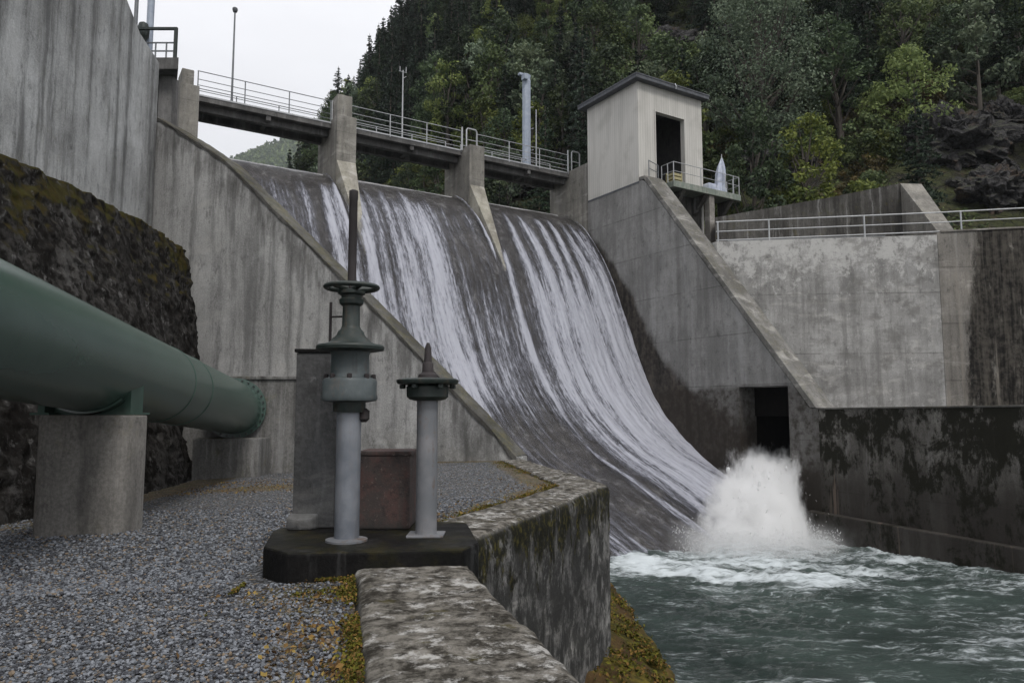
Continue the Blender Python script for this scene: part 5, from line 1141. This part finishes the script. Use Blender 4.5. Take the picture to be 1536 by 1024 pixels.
protos = {
    'broad': [broad('leafy_tree', 8.2, 2.5, 40, 75, .15, MAT['leaf'], 201, label=LB_B), broad('leafy_tree', 6.6, 2.7, 38, 80, .15, MAT['leaf'], 202, label=LB_B), broad('leafy_tree', 9.4, 2.3, 44, 75, .15, MAT['leaf'], 203, label=LB_B)],
    'dark': [broad('dark_tree', 8.0, 2.6, 42, 75, .15, MAT['leafdark'], 211, label=LB_D), broad('dark_tree', 9.5, 2.4, 46, 70, .15, MAT['leafdark'], 212, label=LB_D)],
    'conifer': [conifer('conifer', 11, 2.0, 221, MAT['needle'], LB_C), conifer('conifer', 9, 1.7, 222, MAT['needle'], LB_C, 22), conifer('conifer', 13, 2.3, 223, MAT['needle'], LB_C, 30)],
    'bush': [broad('bush', 2.6, 1.7, 24, 60, .13, MAT['leaf'], 231, .05, LB_S, 'bush'), broad('bush', 2.2, 1.6, 22, 60, .13, MAT['leafbrown'], 232, .05, LB_S, 'bush')],
    'pale': [broad('pale_tree', 7.4, 2.4, 38, 75, .15, MAT['leafpale'], 241, label=LB_P)],
}
GRP = {'broad': 'mid green leafy trees on the hill', 'dark': 'dark leafy trees on the hill', 'conifer': 'conifers on the hill', 'bush': 'bushes on the hill', 'pale': 'pale leafy trees on the hill'}
used = {}
# bare rock shows here (pixel centres of the outcrops in the photograph, found again on the hillside)
ROCKS = [((1005, 75), 6.5, 3.2, 'dark wet rock outcrop among the trees above the hut roof'), ((1175, 262), 6.0, 3.0, 'rounded brown rock behind the flood wall, right of the hut'), ((1440, 232), 8.0, 4.0, 'broad black rock face above the far right wall'), ((1500, 300), 6.5, 3.0, 'low black rock just above the railing at the right end'), ((800, 290), 3.6, 2.0, 'grey boulder on the shore under the right walkway span'), ((765, 300), 2.6, 1.4, 'small grey boulder on the shore beside the gate frame pier'), ((1090, 60), 4.0, 2.2, 'narrow dark rock rib left of the tall pale tree'), ((1520, 200), 4.5, 2.4, 'dark mossy rock at the right edge of the hillside')]
rockpos = []; rockpx = []
import mathutils
for i, (px, rx, rz, lb) in enumerate(ROCKS):
    p = hillhit(*px)
    if p is None: continue
    rockpos.append((p[0], p[1], rx)); rockpx.append((px[0], px[1], rx * 620 / p[1], p[1])); bm = bmesh.new(); bmesh.ops.create_icosphere(bm, subdivisions=5, radius=1); v = np.array([q.co for q in bm.verts])
    nse = fbm(v[:, 0] * 1.9 + i, v[:, 1] * 1.6, v[:, 2] * 1.6, 3, 300 + i) - .5; n2_ = np.abs(fbm(v[:, 0] * 5 + i, v[:, 1] * 5, v[:, 2] * 3.5, 4, 320 + i) - .5); n3_ = np.floor(fbm(v[:, 0] * 2.5, v[:, 1] * 2.5, v[:, 2] * 2.5 + i, 3, 330 + i) * 7) / 7 - .5
    v = v * (1 + .7 * nse + .8 * n3_ - .9 * n2_)[:, None] * (rx * .58, rx * .36, rz * .85)
    for q, c in zip(bm.verts, v): q.co = c
    me = bpy.data.meshes.new('rock_outcrop'); bm.to_mesh(me); bm.free(); me.materials.append(MAT['rock']); o = bpy.data.objects.new('rock_outcrop', me); COL.objects.link(o)
    o.location = (p[0], p[1] + .6, hill_z(p[0], p[1] + .6) - .1); o.rotation_euler = (-.75, .2 * (i % 3 - 1), .25 * (i % 2)); tag(o, lb, 'rock')
def clear(x, y, k=.5): return all((x - a)**2 + (y - b)**2 > (k * r)**2 for a, b, r in rockpos)
def place(kind, x, y, sc_, rz, z=None):
    ps = protos[kind]; i = RNG.integers(len(ps)); o = ps[i]
    if used.get((kind, i)): o = copy_tree(o)
    used[(kind, i)] = True
    o.location = (x, y, (hill_z(x, y) if z is None else z) - .15); o.rotation_euler = (0, 0, rz); o.scale = (sc_, sc_, sc_ * (.9 + .25 * RNG.random())); o['group'] = GRP[kind]; return o
# hero trees first
pt = broad('tall_pale_tree', 16.5, 5.0, 230, 95, .12, MAT['leafpale'], 251, .1, 'tall feathery grey green tree right of the hut', 'tree')
hp = hillhit(1148, 236); pt.location = (hp[0], hp[1], hp[2] - .3)
yt_ = broad('yellow_green_tree', 7.6, 3.4, 70, 90, .15, MAT['leafyellow'], 252, .05, 'bright yellow green bushy tree on the right part of the hill', 'tree')
hp2 = hillhit(1368, 212); yt_.location = (hp2[0], hp2[1], hp2[2] - .3)
placed = [(hp[0], hp[1], 4.4), (hp2[0], hp2[1], 3.4)]
def visible_slot(x, y, z, hh):
    a, b = proj((x, y, z + hh * .6)); return -90 < a < 1900 and -70 < b < 330
cnt = dict(broad=0, dark=0, conifer=0, bush=0, pale=0)
tries = 0
while tries < 34000 and sum(cnt.values()) < 800:
    tries += 1
    y = 44 + 105 * RNG.random()**1.15; x = y * (-.32 + 1.32 * RNG.random()); z = float(hill_z(x, y))
    if z < 10.2 or not visible_slot(x, y, z, 8) or not clear(x, y): continue
    a, b = proj((x, y, z))
    if any(abs(a - X_) < r2 + 34 and Y_ - r2 * .7 < b and b - 95 < Y_ + r2 * .3 and y < y2 for X_, Y_, r2, y2 in rockpx) and RNG.random() < .97: continue
    # in front of the tall pale and the yellow tree only low growth
    sil = proj((x, y, z + 11))[0] < 640 and b < 190
    q = RNG.random(); nz = float(fbm(x * .07, y * .07, 0, 2, 401))
    if b > 255 and q < .5 or q < .22: kind = 'bush'
    elif sil or nz > .56 or q < .42: kind = 'conifer'
    elif q < .68: kind = 'dark'
    elif q < .9: kind = 'broad'
    else: kind = 'pale'
    if 1030 < a < 1420 and y < 62 and z > 10.5 and kind != 'bush': 
        if RNG.random() < .75: kind = 'bush'
    if kind != 'bush' and (hp[0] - x)**2 + (hp[1] - 2 - y)**2 < 30: continue
    if kind != 'bush' and (hp2[0] - x)**2 + (hp2[1] - 2 - y)**2 < 24: continue
    rad = dict(broad=2.1, dark=2.1, conifer=1.55, bush=1.0, pale=2.1)[kind]
    if any((x - X_)**2 + (y - Y_)**2 < (.5 * (rad + r2))**2 for X_, Y_, r2 in placed): continue
    if cnt[kind] >= 292: continue
    placed.append((x, y, rad)); cnt[kind] += 1
    place(kind, x, y, .72 + .55 * RNG.random(), RNG.random() * 2 * PI, z)
print('TREES', cnt)
# undergrowth that covers the soil between the trees
n_ = 75000; y = 44 + 75 * RNG.random(n_)**1.2; x = y * (-.32 + 1.32 * RNG.random(n_)); z = hill_z(x, y) + .8 * (fbm(x * .8, y * .8, 1, 4, 104) - .5)
k = (z > 9.8) & (fbm(x * .25, y * .25, 0, 4, 411) > .42); 
for a, b, r in rockpos: k &= ((x - a)**2 + (y - b)**2 > (.55 * r)**2)
p = np.stack([x, y, z + .5 * RNG.random(n_)**2], -1)[k]; V_, F_, T_ = leafcloud(p, np.tile([0, -.4, 1.0], (len(p), 1)), .17, RNG.random(len(p)), 5)
tag(npmesh('undergrowth', V_, F_, MAT['leaf'], attrs={'tone': T_}, smooth=False), 'low green undergrowth covering the soil of the steep hill', 'undergrowth', kind='stuff')
# ---- distant hill up the valley
FK = 4.0
xs = np.linspace(-260, -20, 120); ys = np.linspace(230, 420, 80); X, Y = np.meshgrid(xs, ys, indexing='ij')
def far_z(X, Y):
    # ridge falling to the left
    ridge = np.interp(X, [-200, -125, -112, -95, -84, -60, -20], [60, 110, 118, 124, 127, 129, 130])
    return ridge - np.abs(Y - 325) * .75 + 10 * (fbm(X * .03, Y * .03, 0, 4, 501) - .5)
tag(npmesh('distant_hill', (np.stack([X, Y, far_z(X, Y)], -1) * FK).reshape(-1, 3), gridfaces(120, 80), MAT['hill']), 'distant wooded hill up the valley', 'hill', kind='structure')
n_ = 6500; x = -150 + 90 * RNG.random(n_); y = 262 + 70 * RNG.random(n_); z = far_z(x, y); Vs, Fs, Ts = [], [], []; o_ = 0
for i in range(n_):
    h = 4 + 4 * RNG.random(); m_ = 30; f_ = RNG.random(m_); a = RNG.random(m_) * 2 * PI; con = RNG.random() < .6
    rr = (h * .22 * (1 - f_) if con else h * .33 * np.sin(PI * np.clip(.15 + f_ * .85, 0, 1))) * (.6 + .4 * RNG.random(m_)); p = np.stack([x[i] + rr * np.cos(a), y[i] + rr * np.sin(a), z[i] + h * (.1 + .9 * f_)], -1) * FK
    v_, fa, t_ = leafcloud(p, np.stack([np.cos(a), np.sin(a), .6 + 0 * a], -1), 2.7, np.full(m_, RNG.random() * (.5 if con else 1)), i, .7); Vs.append(v_); Fs.append(fa + o_); Ts.append(t_); o_ += len(v_)
tag(npmesh('distant_forest', np.concatenate(Vs), np.concatenate(Fs), MAT['leaf'], attrs={'tone': np.concatenate(Ts)}, smooth=False), 'far-off forest on the distant hill', 'forest', kind='stuff')
# ---- air
HAZE = 0.00014
if HAZE:
    m = M('valley_haze'); v = m.n('VolumePrincipled', {'Color': (.86, .9, .97, 1), 'Density': HAZE, 'Anisotropy': 0.0}); m.t.links.new(v.outputs[0], m.out.inputs['Volume'])
    mb = MB(); mb.box(-1800, 1800, -1800, 1800, -16.2, 640); tag(mb.build('haze', m.m), 'thin damp air in the valley', 'haze', kind='stuff')
